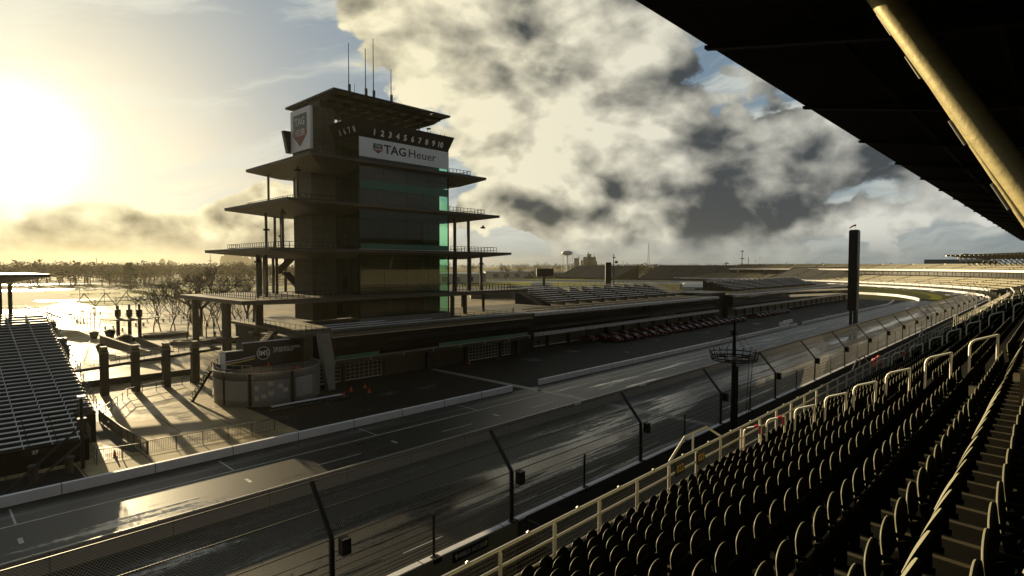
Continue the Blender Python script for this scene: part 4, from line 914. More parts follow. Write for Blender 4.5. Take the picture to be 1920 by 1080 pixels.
# pergola of slats on slim posts
PG = thing('pergola', (29, 185, 0), 'white slatted pergola on slim posts behind the left bleachers', 'pergola')
m = MB()
PXs, pz = (25.4, 27.8, 30.2, 32.6), lambda x: 3.9 + (x - 25.4) * .30
for x in PXs: MB().box(x - .12, x + .12, 183.5, 223, pz(x) - .28, pz(x) + .1).build('beam', alum, PG)
for k in range(17): y = 184.2 + k * 2.35; m.bar((25.2, y, pz(25.4) + .16), (32.9, y, pz(32.6) + .16), .35, .1)
m.build('slat', alum, PG)
MB().add([(25.3, 183.6, pz(25.3) - .32), (32.7, 183.6, pz(32.7) - .32), (32.7, 222.9, pz(32.7) - .32), (25.3, 222.9, pz(25.3) - .32)], [(0, 1, 2, 3)]).build('gap_shade', dark, PG)  # dark sheet added under the slats, standing in for the shade between them
for j in range(9):
    for x in (PXs[0], PXs[3]): y = 184.5 + j * 4.6; MB().tube([(x, y, 0), (x, y, pz(x) - .3)], .1, 5).build('post', rust, PG)
t = thing('storage_shed', (20, 185, 0), 'low grey shed wall beside the slatted pergola', 'shed'); MB().box(17, 23.5, 176, 215, 0, 3.2).build('wall', conc_d, t); MB().box(16.8, 23.7, 175.8, 215.2, 3.21, 3.5).build('roof', conc, t)
# truss line behind
TR_ = thing('truss_frame', (60, 236, 0), 'row of light zigzag steel frames standing behind the bare trees', 'truss')
m = MB()
for i in range(9):
    x = 36 + i * 6.3; y = 236 + i * 1.5
    m.tube([(x, y, 0), (x, y, 5.5)], .13, 5); m.tube([(x, y, 3.0), (x + 3.1, y, 7.6)], .13, 5); m.tube([(x + 3.1, y, 7.6), (x + 6.3, y + 1.5, 3.0)], .13, 5)
m.tube([(36, 236, 4.6), (93, 249.5, 4.6)], .12, 5); m.build('frame', rust, TR_)
# round roof on three thick columns
SH = thing('shade_canopy', (34, 153, 0), 'flat round canopy on three thick dark columns in the plaza', 'canopy')
m = MB(); m.lathe(33.8, 153.5, [(.5, 4.3), (5.6, 5.0), (5.7, 5.15), (.5, 5.1)], 18); m.build('roof', conc_d, SH)
for x, y, h_ in ((31.8, 155, 7.6), (33.6, 153, 7.9), (35.1, 151, 8.0)):
    c = MB().cyl(x, y, 0, 5.4, .38, 8).build('column', dark, SH); MB().lathe(x, y, [(.62, 5.4), (.62, 7.0), (.25, 7.05), (.25, h_ + .3)], 8).build('finial', dark, c)
m = MB().cyl(33.6, 153, 0, .9, 2.6, 16); m.build('round_base', dark, SH)
for i, (x, y, s_) in enumerate(((28.5, 162, 1.0), (31.4, 161, 1.2), (30.6, 143, 1.4), (29.4, 146, .8), (25.1, 137.2, .9))):
    lb = ['leftmost dark tub planter, nearest the slatted pergola', 'dark tub planter left of the round canopy base', 'large dark tub planter in front of the round canopy', 'small dark bin left of the large tub planter', 'dark bin at the far end of the ramp parapet'][i]
    t = thing('planter', (x, y, 0), lb, 'planter', 'tub planters in the plaza'); MB().lathe(x, y, [(s_ * .6, 0), (s_, 1.5 * s_), (s_ * .85, 1.5 * s_), (s_ * .8, 1.3 * s_)], 10).build('tub', dark, t)
    MB().lathe(x, y, [(s_ * .8, 1.3 * s_), (s_ * .6, 1.6 * s_), (.1, 1.75 * s_)], 8).build('soil', bark, t)
# kiosk and queue rails left of the bridge
t = thing('kiosk', (14.3, 105, 0), 'small dark kiosk beside the left bleachers', 'kiosk'); MB().box(13.7, 15.3, 104, 105.6, 0, 5.2).build('body', dark, t); MB().box(13.5, 15.5, 103.8, 105.8, 5.21, 5.5).build('roof', black, t); MB().box(13.9, 15.1, 104.2, 105.2, 5.51, 6.5).build('top_unit', dark, t)
t = thing('queue_rail', (20, 125, 0), 'rows of thin queue rails on the bright plaza', 'railing')
m = MB()
for i in range(5): m.rail([(17.5 + i * 1.2, 112 + i * 6), (20.5 + i * 1.2, 124 + i * 6)], 0, 1.1, 2.2, .04, 1)
m.build('rail', rust, t)
t = thing('perimeter_fence', (40, 250, 0), 'long thin rail fence crossing the wet plaza far back', 'fence')
m = MB(); m.rail([(20, 222), (44, 205), (60, 176)], 0, 2.6, 4, .07, 1); m.rail([(10, 284), (330, 286)], 0, 1.4, 5, .07, 1); m.rail([(64, 150), (150, 152)], 0, 1.3, 4, .06, 1); m.rail([(72, 130), (170, 128)], 0, 1.3, 4, .06, 1); m.build('rail', rust, t)
# round planting beds
for i, (x, y, a, b_) in enumerate(((41.5, 156, 5.2, 3.4), (43.8, 137, 6.5, 3.6), (50, 133, 3.4, 3))):
    t = thing('planting_bed', (x, y, 0), ['far', 'large near', 'small near'][i] + ' dark round planting bed with bare trees', 'planting bed')
    m = MB(); m.lathe(0, 0, [(1, 0), (1, .8), (.93, .8), (.9, .65)], 28); m.v = [(x + p[0] * a, y + p[1] * b_, p[2]) for p in m.v]; m.build('kerb', conc_d, t)
    m = MB(); m.lathe(0, 0, [(.9, .55), (.6, .95), (.1, 1.1)], 20); m.v = [(x + p[0] * a, y + p[1] * b_, p[2] + .08 * math.sin(p[0] * 9) * math.cos(p[1] * 7)) for p in m.v]; m.build('mulch', bark, t)
# ------------------------------------------------------------------ bare trees
def baretree(name, x, y, h, r, spread, label, seed, levels=5, lean=0.0, first=.35, group=None, z=0.0, nb=3, root=None):
    rnd = random.Random(seed)
    t = thing(name, (x, y, z), label, 'tree', group)
    tr = MB(); cr = MB()
    def grow(p, d, L, rad, lv, mb):
        q = p; dd = d
        segs = 3 if lv >= levels - 1 else 2
        pts = [p]
        for i in range(segs):
            dd = (dd + Vector((rnd.uniform(-1, 1), rnd.uniform(-1, 1), rnd.uniform(-.2, .55))) * .13).normalized(); q = q + dd * (L / segs); pts.append(q)
        mb.tube(pts, rad, 6 if lv > 2 else 3, rad * .62, cap=False)
        if lv <= 0: return
        n = nb if lv > 1 else nb + 1
        for i in range(n):
            a = rnd.uniform(0, 2 * math.pi); u = Vector((math.cos(a), math.sin(a), 0)); e = (dd * (1.0 - .28 * spread) + u * (spread * rnd.uniform(.5, 1.1)) + Vector((0, 0, .12))).normalized()
            s = pts[-1] if i < 2 else pts[1].lerp(pts[-1], rnd.uniform(.2, .9))
            grow(s, e, L * rnd.uniform(.62, .85), max(.02, rad * (.62 if i else .7)), lv - 1, cr)
    grow(Vector((x, y, z)), Vector((lean, 0, 1)).normalized(), h * first, r, levels, tr)
    tr.build('trunk', bark, t); cr.build('crown', twig, t); return t
baretree('bare_tree', 47.5, 150.0, 25, .55, .85, 'largest bare spreading tree, standing left of the tower balconies', 5, 6, first=.26, z=0)
pos = [(39.6, 158, 13.3, 'bare thin tree on the left end of the far planting bed'), (41.0, 157, 14.0, 'second bare thin tree from the left on the far bed'), (42.6, 156, 14.7, 'bare tree in the middle of the far planting bed'), (44.0, 157, 12.6, 'bare tree at the right of the far planting bed'),
       (40.8, 137.5, 11.9, 'leftmost bare tree on the large near bed'), (42.6, 137, 12.6, 'second bare tree of the large near bed'), (44.3, 136, 13.3, 'third bare tree of the large near bed, many twigs'), (46.2, 137, 12.6, 'fourth bare tree of the large near bed'),
       (48.0, 137.5, 14.0, 'rightmost bare tree of the large near bed'), (50.2, 133.5, 11.9, 'bare leaning tree on the small near bed'), (51.5, 133, 13.3, 'bare straight tree at the right on the small near bed')]
for i, (x, y, h, lb) in enumerate(pos): baretree('young_tree', x, y, h * .72, .15, .62, lb, 20 + i, 5, lean=random.uniform(-.16, .12), first=.42, group='young bare trees in the planting beds', z=.5, nb=3)
baretree('bare_tree', 66.5, 170, 15, .45, .9, 'bare tree seen between the tower columns', 51, 5, first=.3)
baretree('bare_tree', 130, 330, 15, .5, .9, 'wide bare tree right of the dark conifer', 52, 5, first=.3)
# conifer
t = thing('conifer', (104, 470, 0), 'dark dense conifer standing alone on the lawn at left', 'tree')
MB().tube([(104, 470, 0), (104, 470, 14)], .5, 6, .1).build('trunk', bark, t)
rnd = random.Random(3); m = MB()
for i in range(2600):
    z = rnd.uniform(.5, 19) ; rr = (1 - z / 20.5) ** .75 * 11 * (.75 + .25 * math.sin(z * 2.1)) * rnd.uniform(.35, 1); a = rnd.uniform(0, 6.28)
    p = Vector((104 + rr * math.cos(a), 470 + rr * math.sin(a), z)); q = Vector((rnd.uniform(-1, 1), rnd.uniform(-1, 1), rnd.uniform(-.7, .5))) * 1.2; s_ = Vector((rnd.uniform(-1, 1), rnd.uniform(-1, 1), rnd.uniform(-1, 1))) * .8
    m.add([p, p + q, p + q * .5 + s_], [(0, 1, 2)])
m.build('crown', evergreen, t)
# ------------------------------------------------------------------ far woods: crowns of many twig sized faces
def wood(name, spots, label, m_, hmin, hmax, dens=90, seed=1, wfac=.75):
    rnd = random.Random(seed); V, F_ = [], []
    for (x, y) in spots:
        h = rnd.uniform(hmin, hmax); wd = h * rnd.uniform(.45, wfac)
        nfc = dens; V += [(x - .5, y, 0), (x + .5, y, 0), (x, y, h * .7)]; F_.append((len(V) - 3, len(V) - 2, len(V) - 1))
        for i in range(nfc):
            u, v, q = [max(-.95, min(.85, rnd.gauss(0, .42))) for _ in range(3)]
            sh_ = math.sqrt(max(.15, 1 - q * q)); u *= sh_; v *= sh_
            cxx, cyy, czz = x + u * wd, y + v * wd, h * .56 + q * h * .42
            if czz < .3: czz = .3 + rnd.random() * 2
            s = rnd.uniform(.4, 1.3) * h * .11; L = rnd.uniform(.8, 1.8) * s
            dx_, dz_ = rnd.uniform(-1, 1), rnd.uniform(-.3, 1); dy_ = rnd.uniform(-1, 1)
            V += [(cxx, cyy, czz), (cxx + dx_ * L, cyy + dy_ * L, czz + dz_ * L), (cxx + s * rnd.uniform(-.6, .6), cyy + s * rnd.uniform(-.6, .6), czz + s * rnd.uniform(.2, .9))]
            F_.append((len(V) - 3, len(V) - 2, len(V) - 1))
    mm = MB(); mm.v = V; mm.f = F_; o = mm.build(name, m_); tag(o, label, None, None, 'stuff'); return o
rnd = random.Random(11)
woodm = mat('bare_wood', (0.075, 0.06, 0.035), 0.9, var=.4, vscale=.03)
def dirpt(px, d):
    a = THETA - math.atan((px - 960) / FPX); return (d * math.cos(a), d * math.sin(a))
sp = []
for i in range(420): sp.append(dirpt(rnd.uniform(-260, 620), rnd.uniform(600, 950)))
wood('woodland', sp, 'hazy belt of bare trees along the left horizon', woodm, 13, 22, 120, 2)
sp = [dirpt(rnd.uniform(-400, 1150), rnd.uniform(1300, 2200)) for i in range(420)]
wood('woodland', sp, 'distant wood line fading behind the nearer tree belt', woodm, 16, 26, 80, 3)
sp = [dirpt(rnd.uniform(700, 2150), rnd.uniform(1700, 3200)) for i in range(520)]
wood('woodland', sp, 'thin dark wood line along the right horizon', woodm, 16, 27, 60, 4, 1.3)
sp = [dirpt(rnd.uniform(1160, 1240), rnd.uniform(900, 1100)) for i in range(60)]
wood('woodland', sp, 'brown thicket in the gap between the far grandstands', woodm, 15, 21, 100, 5)
for i, (px, d, h) in enumerate(((40, 900, 32), (255, 1000, 30), (948, 700, 21), (975, 760, 22), (1003, 690, 18), (1027, 700, 24))):
    x, y = dirpt(px, d); baretree('bare_tree', x, y, h, .6, .9, ['bare tree rising alone above the left horizon', 'bare tree crown above the wood line near the conifer', 'leftmost bare tree before the pale sheds', 'second bare tree before the pale sheds', 'third bare tree before the pale sheds', 'bare tree just left of the near water tower'][i], 70 + i, 5, first=.25)

# low clutter on the far plaza: bench tables, bins, posts, kerbs
rnd = random.Random(23)
def spot(px, py):      # ground point seen in that direction
    F0 = Vector((math.cos(THETA) * math.cos(PITCH), math.sin(THETA) * math.cos(PITCH), -math.sin(PITCH))); Rr = Vector((math.sin(THETA), -math.cos(THETA), 0)); U = Rr.cross(F0)
    d = F0 + Rr * ((px - 960) / FPX) + U * ((540 - py) / FPX); return Vector((0, 0, CAMZ)) + d * (-CAMZ / d.z)
def table(x, y, lb):
    t = thing('picnic_table', (x, y, 0), lb, 'table', 'tables on the far plaza')
    MB().box(x - 1.2, x + 1.2, y - .4, y + .4, .95, 1.02).build('table_top', rust, t)
    for s_ in (-1, 1): MB().box(x - 1.2, x + 1.2, y + s_ * .85 - .15, y + s_ * .85 + .15, .45, .5).build('bench', rust, t); MB().box(x + s_ * .9 - .05, x + s_ * .9 + .05, y - .8, y + .8, 0, .94).build('leg', rust, t)
    return t
t0 = None
for i, (px, py) in enumerate(((205, 618), (222, 622), (262, 612), (300, 604), (330, 590), (350, 598), (395, 612), (410, 628), (385, 646), (150, 604), (182, 590))):
    q = spot(px, py); lb = '%s dark table from the left on the bright plaza between pergola and tower' % ords[i]
    if t0 is None: t0 = table(q.x, q.y, lb)
    else: dupl(t0, (q.x, q.y, 0), lb)
lp0 = None
for i, (px, py, h) in enumerate(((196, 570, 6), (240, 566, 6), (288, 575, 6), (322, 568, 6), (356, 580, 6), (404, 575, 7), (428, 596, 7), (150, 566, 6), (452, 590, 7), (476, 604, 7))):
    q = spot(px, py); lb = '%s thin lamp post from the left on the wet far plaza' % ords[i]
    t = thing('plaza_lamp_post', (q.x, q.y, 0), lb, 'lamp post', 'lamp posts on the far plaza'); MB().tube([(q.x, q.y, 0), (q.x, q.y, h)], .11, 5).build('pole', dark, t); MB().lathe(q.x, q.y, [(.1, h), (.4, h + .15), (.1, h + .3)], 6).build('lamp', dark, t)
hd = None
for i, (px, py, w_, d_) in enumerate(((250, 560, 18, 2), (330, 556, 26, 2.2), (420, 566, 14, 2), (300, 548, 30, 3), (180, 553, 24, 3), (445, 556, 20, 3))):
    q = spot(px, py); t = thing('hedge', (q.x, q.y, 0), '%s low dark hedge strip from the camera on the far plaza' % ords[i], 'hedge', 'hedge strips on the far plaza')
    m = MB(); 
    for k in range(220):
        p = Vector((q.x + rnd.uniform(-w_ / 2, w_ / 2), q.y + rnd.uniform(-d_ / 2, d_ / 2), rnd.uniform(.05, 1.1))); a_ = Vector((rnd.uniform(-1, 1), rnd.uniform(-1, 1), rnd.uniform(-.4, .6))) * .8; b_ = Vector((rnd.uniform(-1, 1), rnd.uniform(-1, 1), rnd.uniform(-.4, .6))) * .8
        p.z = max(p.z, .5); m.add([p, p + a_, p + b_], [(0, 1, 2)])
    m.build('leaves', evergreen, t)
# ------------------------------------------------------------------ covered grandstand in front of the camera
PITCHY, RISE, BACKH = 0.757, 0.45, 0.85
LAST = 8
def row(i): return 0.69 + PITCHY * i + (.10 if i < 0 else 0), 15.2 - BACKH - RISE * i       # y of the seat back, z of the tread
GX0, GX1 = -6.0, 262.0
AISLES = [(17.5 + 19.05 * k, 18.8 + 19.05 * k) for k in range(13)]
tread_m = mat('tread_concrete', (.060, .047, .022), .8, var=.3, vscale=1.5)
GS = thing('grandstand', (20, 5, 9), 'dark stepped concrete grandstand deck under the seats', 'grandstand')
for i in range(-3, LAST + 2):
    y, z = row(i); m = MB(); m.box(GX0, GX1, y - .46, y - .46 + PITCHY - .004, z - .55, z); m.build('tread', tread_m, GS)
y12, z12 = row(LAST + 1)
m = MB(); m.box(GX0, GX1, y12 + .29, y12 + .55, z12 - 1.3, z12 + .02); m.box(GX0, GX1, -2.2, 7.6, 9.0, 9.2)
m.build('front_edge', conc_d, GS)
m = MB()
for x in np.arange(4, GX1, 11.4): m.box(x, x + .6, 6.4, 7.2, 0, 9.0); m.box(x, x + .6, 1.5, 2.2, 0, 9.0)
m.build('pillar', conc_d, GS)
m = MB()
for a0, a1 in AISLES:
    for i in range(-3, LAST + 1): y, z = row(i + 1); m.box(a0 + .05, a1 - .05, y - .46 - .02, y - .46 + .36, z + .001, z + RISE / 2)
m.build('aisle_step', mat('step_concrete', (.34, .30, .20), .75, var=.2, vscale=2), GS)
# one folding seat: shell back, tipped-up pan, bracket  (origin on the tread, sitter faces +Y)
def shell_back(n=10, mrows=11, w_=.43, z0=.36, z1=.86, curve=.085, th=.022, lowres=False):
    if lowres: n, mrows = 5, 3
    vs, fs = [], []
    for side in (0, 1):
        for j in range(mrows + 1):
            v = j / mrows; hw = w_ / 2 * (1 if v < .30 else math.sqrt(max(0.0, 1 - ((v - .30) / .70) ** 2.1)) * .98 + .02)
            for i in range(n + 1):
                u = -1 + 2 * i / n; x = u * hw; cv = curve * (abs(x) / (w_ / 2)) ** 2.0
                y = .02 - .12 * v ** 1.3 + cv - .03 * math.sin(v * 3.1); vs.append((x, y + (-th if side else 0), z0 + (z1 - z0) * v))
    N = (n + 1) * (mrows + 1)
    for j in range(mrows):
        for i in range(n):
            a = j * (n + 1) + i; fs.append((a + 1, a, a + n + 1, a + n + 2)); fs.append((N + a, N + a + 1, N + a + n + 2, N + a + n + 1))
    ring = [i for i in range(n + 1)] + [j * (n + 1) + n for j in range(1, mrows + 1)] + [mrows * (n + 1) + i for i in range(n - 1, -1, -1)] + [j * (n + 1) for j in range(mrows - 1, 0, -1)]
    for a, b in zip(ring, ring[1:] + ring[:1]): fs.append((a, b, N + b, N + a))
    return vs, fs
def pan_tip(lowres=False):
    n, k = (10, 3) if not lowres else (5, 1)
    vs, fs = [], []; out = []
    for i in range(n + 1):
        a = math.pi * i / n; out.append((.19 * math.cos(a), .44 + .10 + .15 * math.sin(a)))
    out = [(.19, .40)] + out + [(-.19, .40)]; L = len(out)
    for th, sc in ((0.0, 1), (.018, 1.0), (.028, .955)):
        for x, z in out: vs.append((x * sc, .19 + (z - .4) * .12 + th + .012 * (x / .215) ** 2, .55 + (z - .55) * sc))
    fs.append(tuple(range(L))); fs.append(tuple(range(3 * L - 1, 2 * L - 1, -1)))
    for q in (0, L):
        for i in range(L): fs.append((q + i, q + (i + 1) % L, q + L + (i + 1) % L, q + L + i)[::-1])
    return vs, fs
BV, BF = shell_back(); PV, PF = pan_tip()
def meshobj(name, V, F_, m_, smooth=True):
    me = bpy.data.meshes.new(name); me.from_pydata(V, [], F_); me.materials.append(m_)
    for p in me.polygons: p.use_smooth = smooth
    me.set_sharp_from_angle(angle=R(42)); me.update(); return me
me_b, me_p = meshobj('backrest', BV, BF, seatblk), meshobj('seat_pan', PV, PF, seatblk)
def paint(me, front):      # sunlight put into the colour: pale sitter's side, black shell behind
    me.materials.append(seatlit)
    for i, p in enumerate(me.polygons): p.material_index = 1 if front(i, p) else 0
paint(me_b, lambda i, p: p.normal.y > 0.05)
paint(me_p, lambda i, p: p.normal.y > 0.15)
fm = MB(); fm.box(-.235, -.205, .02, .30, .0, .05); fm.prism([(.04, .05), (.14, .05), (.22, .40), (.05, .48)], 'x', -.238, -.222); fm.box(-.24, -.22, .0, .26, .44, .475); fm.tube([(-.25, .1, .40), (.25, .1, .40)], .02, 5)
me_f = meshobj('bracket', [tuple(p) for p in fm.v], fm.f, seatblk, False)
ordw = ['first', 'second', 'third', 'fourth', 'fifth', 'sixth', 'seventh', 'eighth', 'ninth', 'tenth', 'eleventh', 'twelfth', 'thirteenth']
seats = []
for i in range(-1, LAST + 1):
    y, z = row(i)
    for k in range(-20, 520):
        x = 4.2 + .5 * k
        if x < 1.5 or x > GX1 - 1: continue
        if any(a0 - .22 < x < a1 + .22 for a0, a1 in AISLES): continue
        seats.append((i, k, x, y, z))
def vis(x, y, z):
    F0 = Vector((math.cos(THETA) * math.cos(PITCH), math.sin(THETA) * math.cos(PITCH), -math.sin(PITCH))); Rr = Vector((math.sin(THETA), -math.cos(THETA), 0)); U = Rr.cross(F0)
    d = Vector((x, y, z + .8)) - Vector((0, 0, CAMZ)); f = d.dot(F0)
    if f < .8: return None
    px, py = 960 + FPX * d.dot(Rr) / f, 540 - FPX * d.dot(U) / f
    return f if -60 < px < 1990 and py < 1230 else None
near, rest = [], []
for s in seats:
    f = vis(*s[2:]); 
    if f is None: continue
    near.append((f, s))
near.sort(key=lambda q: q[0]); rest = [s for f, s in near[300:]]; near = [s for f, s in near[:300]]
by = {}
for s in near: by.setdefault(s[0], []).append(s)
for i, L in by.items():
    L.sort(key=lambda q: q[2])
    for n_, s in enumerate(L):
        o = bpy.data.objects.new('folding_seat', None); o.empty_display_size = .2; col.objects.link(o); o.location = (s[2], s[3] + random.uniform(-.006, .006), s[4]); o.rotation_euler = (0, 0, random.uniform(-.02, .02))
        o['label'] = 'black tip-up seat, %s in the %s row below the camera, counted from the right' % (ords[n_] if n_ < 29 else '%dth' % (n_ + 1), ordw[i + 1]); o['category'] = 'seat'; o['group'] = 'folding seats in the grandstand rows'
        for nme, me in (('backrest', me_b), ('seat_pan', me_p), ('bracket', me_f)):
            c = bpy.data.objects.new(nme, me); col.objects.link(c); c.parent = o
# all the seats farther off, one object
BV2, BF2 = shell_back(lowres=True); PV2, PF2 = pan_tip(True)
V0 = np.array(BV2 + PV2); F0_ = BF2 + [tuple(j + len(BV2) for j in f) for f in PF2]
VV, FF = [], []
nV = len(V0)
for q, s in enumerate(rest):
    VV.append(V0 + np.array([s[2], s[3], s[4]])); FF.extend([tuple(j + q * nV for j in f) for f in F0_])
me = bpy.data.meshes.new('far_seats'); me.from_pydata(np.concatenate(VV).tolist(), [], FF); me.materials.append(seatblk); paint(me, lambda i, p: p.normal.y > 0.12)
for p in me.polygons: p.use_smooth = True
me.set_sharp_from_angle(angle=R(42))
o = bpy.data.objects.new('far_seats', me); col.objects.link(o); tag(o, 'countless black seats in the farther grandstand rows', None, None, 'stuff')
# front guard rail with mesh infill, and raised gates at the aisles
FR = thing('guard_rail', (10, 7.55, 10.8), 'long pale metal guard rail along the front of the grandstand', 'railing')
zb, ztp, yr = 10.80, 11.63, 7.55
m = MB(); X0 = -4.0
m.tube([(X0, yr, ztp), (GX1, yr, ztp)], .036, 8); m.build('top_rail', brown, FR)
m = MB(); m.tube([(X0, yr, zb + .47), (GX1, yr, zb + .62)], .03, 8); m.build('middle_rail', brown, FR)
m = MB(); m.tube([(X0, yr, zb + .12), (GX1, yr, zb + .12)], .022, 6); m.build('lower_rail', brown, FR)
posts = np.arange(-.57 - 1.622, 255, 1.622)
for x in posts[:98]: m = MB(); m.tube([(x, yr, zb - .05), (x, yr, ztp)], .033, 8); m.box(x - .012, x + .012, yr - .05, yr - .02, zb + .1, ztp - .06); m.build('post', brown, FR)
m = MB()
for x in np.arange(-3, 90, .075): m.box(x - .0035, x + .0035, yr + .02, yr + .027, zb + .12, ztp - .04)
for z in np.arange(zb + .2, ztp - .05, .09): m.box(-3, 90, yr + .028, yr + .033, z - .002, z + .002)
m.build('wire_infill', mat('infill_wire', (.10, .095, .075), .5, .4), FR)
m = MB()
for x in posts[:60]: m.lathe(x + .81, yr, [(.01, ztp + .03), (.05, ztp + .045), (.01, ztp + .08)], 6)
m.build('clip', brown, FR)
for a0, a1 in AISLES[:9]:
    c = (a0 + a1) / 2 - 2.35
    m = MB(); m.tube([(c - 1.65, yr + .06, ztp), (c - .75, yr + .06, ztp + .50), (c + .62, yr + .06, ztp + .50), (c + 1.65, yr + .06, ztp)], .035, 6); m.tube([(c - .25, yr + .06, ztp), (c - .25, yr + .06, ztp + .50)], .03, 6); m.build('gate_hoop', brown, FR)
for x, s_ in ((14.55, '022'), (15.85, '021')):
    q = MB().box(x - .26, x + .26, yr - .06, yr - .045, 11.2, 11.55).build('number_plate', screen, FR); text('number', s_, .28, (x, yr - .064, 11.38), 'front', gold, q, 'CENTER', .002, .004)
# aisle hand rails: hoops on two legs
def handrail(x, y, label, group='hand rails in the aisles', tape=False):
    r_ = (y - .69) / PITCHY; zf = 15.2 - BACKH - RISE * math.floor(r_ + .6) ; zt_ = 15.5 - .594 * (y - .69)
    t = thing('aisle_handrail', (x, y, zf), label, 'handrail', group)
    y0, y1 = y, y + .55; zl = zt_ - .20
    m = MB(); m.tube([(x, y1, zl - .95), (x, y1, zl - .14), (x, y1 - .035, zl - .04), (x, y1 - .11, zl + .03), (x, y0, zt_)], .030, 8); m.build('hoop', brown, t, smooth=True)
    m = MB(); m.tube([(x, y0, zt_ - 1.1), (x, y0, zt_ + .02)], .030, 8); m.build('leg', brown, t, smooth=True)
    m = MB(); m.tube([(x + .05, y0 - .02, zt_ - .98), (x + .05, y0 + .02, zt_ - .98)], .085, 12); m.build('row_disc', whitewall, t)
    if tape:
        m = MB(); m.tube([(x, y0 + .03, zt_ - .02), (x, y0 + .04, zt_ - .28)], .05, 6); m.tube([(x, y0 + .1, zt_ - .03), (x, y0 + .2, zt_ - .07)], .045, 6); m.build('red_tape', red, t)
for i, y in enumerate((6.93, 6.2, 5.35, 4.5, 3.75, 2.95, 2.05, 1.12)):
    handrail(18.95, y, ['lowest', 'second', 'third', 'fourth', 'fifth', 'sixth', 'seventh', 'topmost'][i] + ' hoop hand rail up the nearest aisle, counted from the guard rail', tape=i < 2)
for a, (a0, a1) in enumerate(AISLES[1:7]):
    for i, y in enumerate((6.93, 6.2, 5.35, 4.5, 3.75, 2.95, 2.05, 1.12)):
        handrail(a1 + .15, y, ['lowest', 'second', 'third', 'fourth', 'fifth', 'sixth', 'seventh', 'topmost'][i] + ' hoop hand rail up the %s aisle from the camera' % ordw[a + 1], tape=(a == 0 and i == 1))
t = thing('concrete_kerb', (15, .1, 14.8), 'square concrete block at the head of the nearest aisle', 'block'); MB().box(14.6, 15.6, -.3, .52, 14.2, 15.0).build('block', mat('step_concrete', (.34, .30, .20), .75), t)
# orange flowers of warning flags down behind the fence
t = thing('flag_bundle', (111, 22, .0), 'bundle of orange flags and bags behind the fence', 'bundle')
rnd = random.Random(5)
for i in range(9):
    x, y, z = 108.5 + rnd.uniform(0, 4), 21.6 + rnd.uniform(-.5, .5), rnd.uniform(.3, 1.6); MB().lathe(x, y, [(.05, z - .5), (.38, z - .1), (.3, z + .25), (.04, z + .45)], 7).build('bag', orange if i % 3 else red, t)
# ------------------------------------------------------------------ roof over the grandstand
RFG = thing('grandstand_roof', (60, 4, 25), 'huge black sloping roof over the grandstand, seen from below', 'roof')
XE = 252
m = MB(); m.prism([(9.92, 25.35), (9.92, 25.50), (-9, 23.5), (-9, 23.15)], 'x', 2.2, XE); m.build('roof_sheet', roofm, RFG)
m = MB()
for x in np.arange(2.4, XE, .42): m.prism([(9.8, 25.32), (9.8, 25.345), (-8.8, 23.15), (-8.8, 23.12)], 'x', x, x + .16)
m.build('corrugation', roofm, RFG)
for x in np.arange(9.7, XE - 1, 11.4):
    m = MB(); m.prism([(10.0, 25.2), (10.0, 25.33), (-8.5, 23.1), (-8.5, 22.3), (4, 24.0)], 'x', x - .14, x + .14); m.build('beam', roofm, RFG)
m = MB()
for y in (1.5, 5.6): z = 25.35 - (9.92 - y) * .1163 - .16; m.box(2.3, XE, y - .09, y + .09, z - .2, z)
m.build('purlin', roofm, RFG)
strutm = mat('primed_tube', (0.40, 0.345, 0.175), 0.5, .25, spec=.5, var=.22, vscale=1.6, bump=.25, bscale=7, stretch=(1, 1, 3))
def rp(y): return 18.26 + (y - .28) * 1.93
for k, x in enumerate(np.arange(19.0, 200, 22.8)):
    m = MB(); m.tube([(x, -.9, rp(-.9)), (x, 4.0, rp(3.7))], .35, 20); m.build('strut', strutm, RFG, smooth=True)
    if k == 0:
        m = MB(); m.tube([(x, -.9, rp(-.9) - .95), (x, 3.6, rp(3.6) - .95)], .09, 10); m.build('conduit', strutm, RFG, smooth=True)
        m = MB()
        for y in (1.0, 1.9, 2.9, 3.6): m.tube([(x, y, rp(y) - 1.25), (x, y + .35, rp(y + .35) - 1.25)], .03, 6)
        m.build('bracket', steel, RFG)
m = MB()
for x in np.arange(9.7, XE, 22.8): m.box(x - .3, x + .3, -9.2, -8.6, 0, 23.2)
m.build('rear_column', roofm, RFG)
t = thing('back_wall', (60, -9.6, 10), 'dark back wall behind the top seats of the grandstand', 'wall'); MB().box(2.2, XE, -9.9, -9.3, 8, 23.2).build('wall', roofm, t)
m = MB(); m.box(2.2, XE, -9.25, -2.1, 15.5, 15.7); m.build('rear_deck', conc_d, GS)
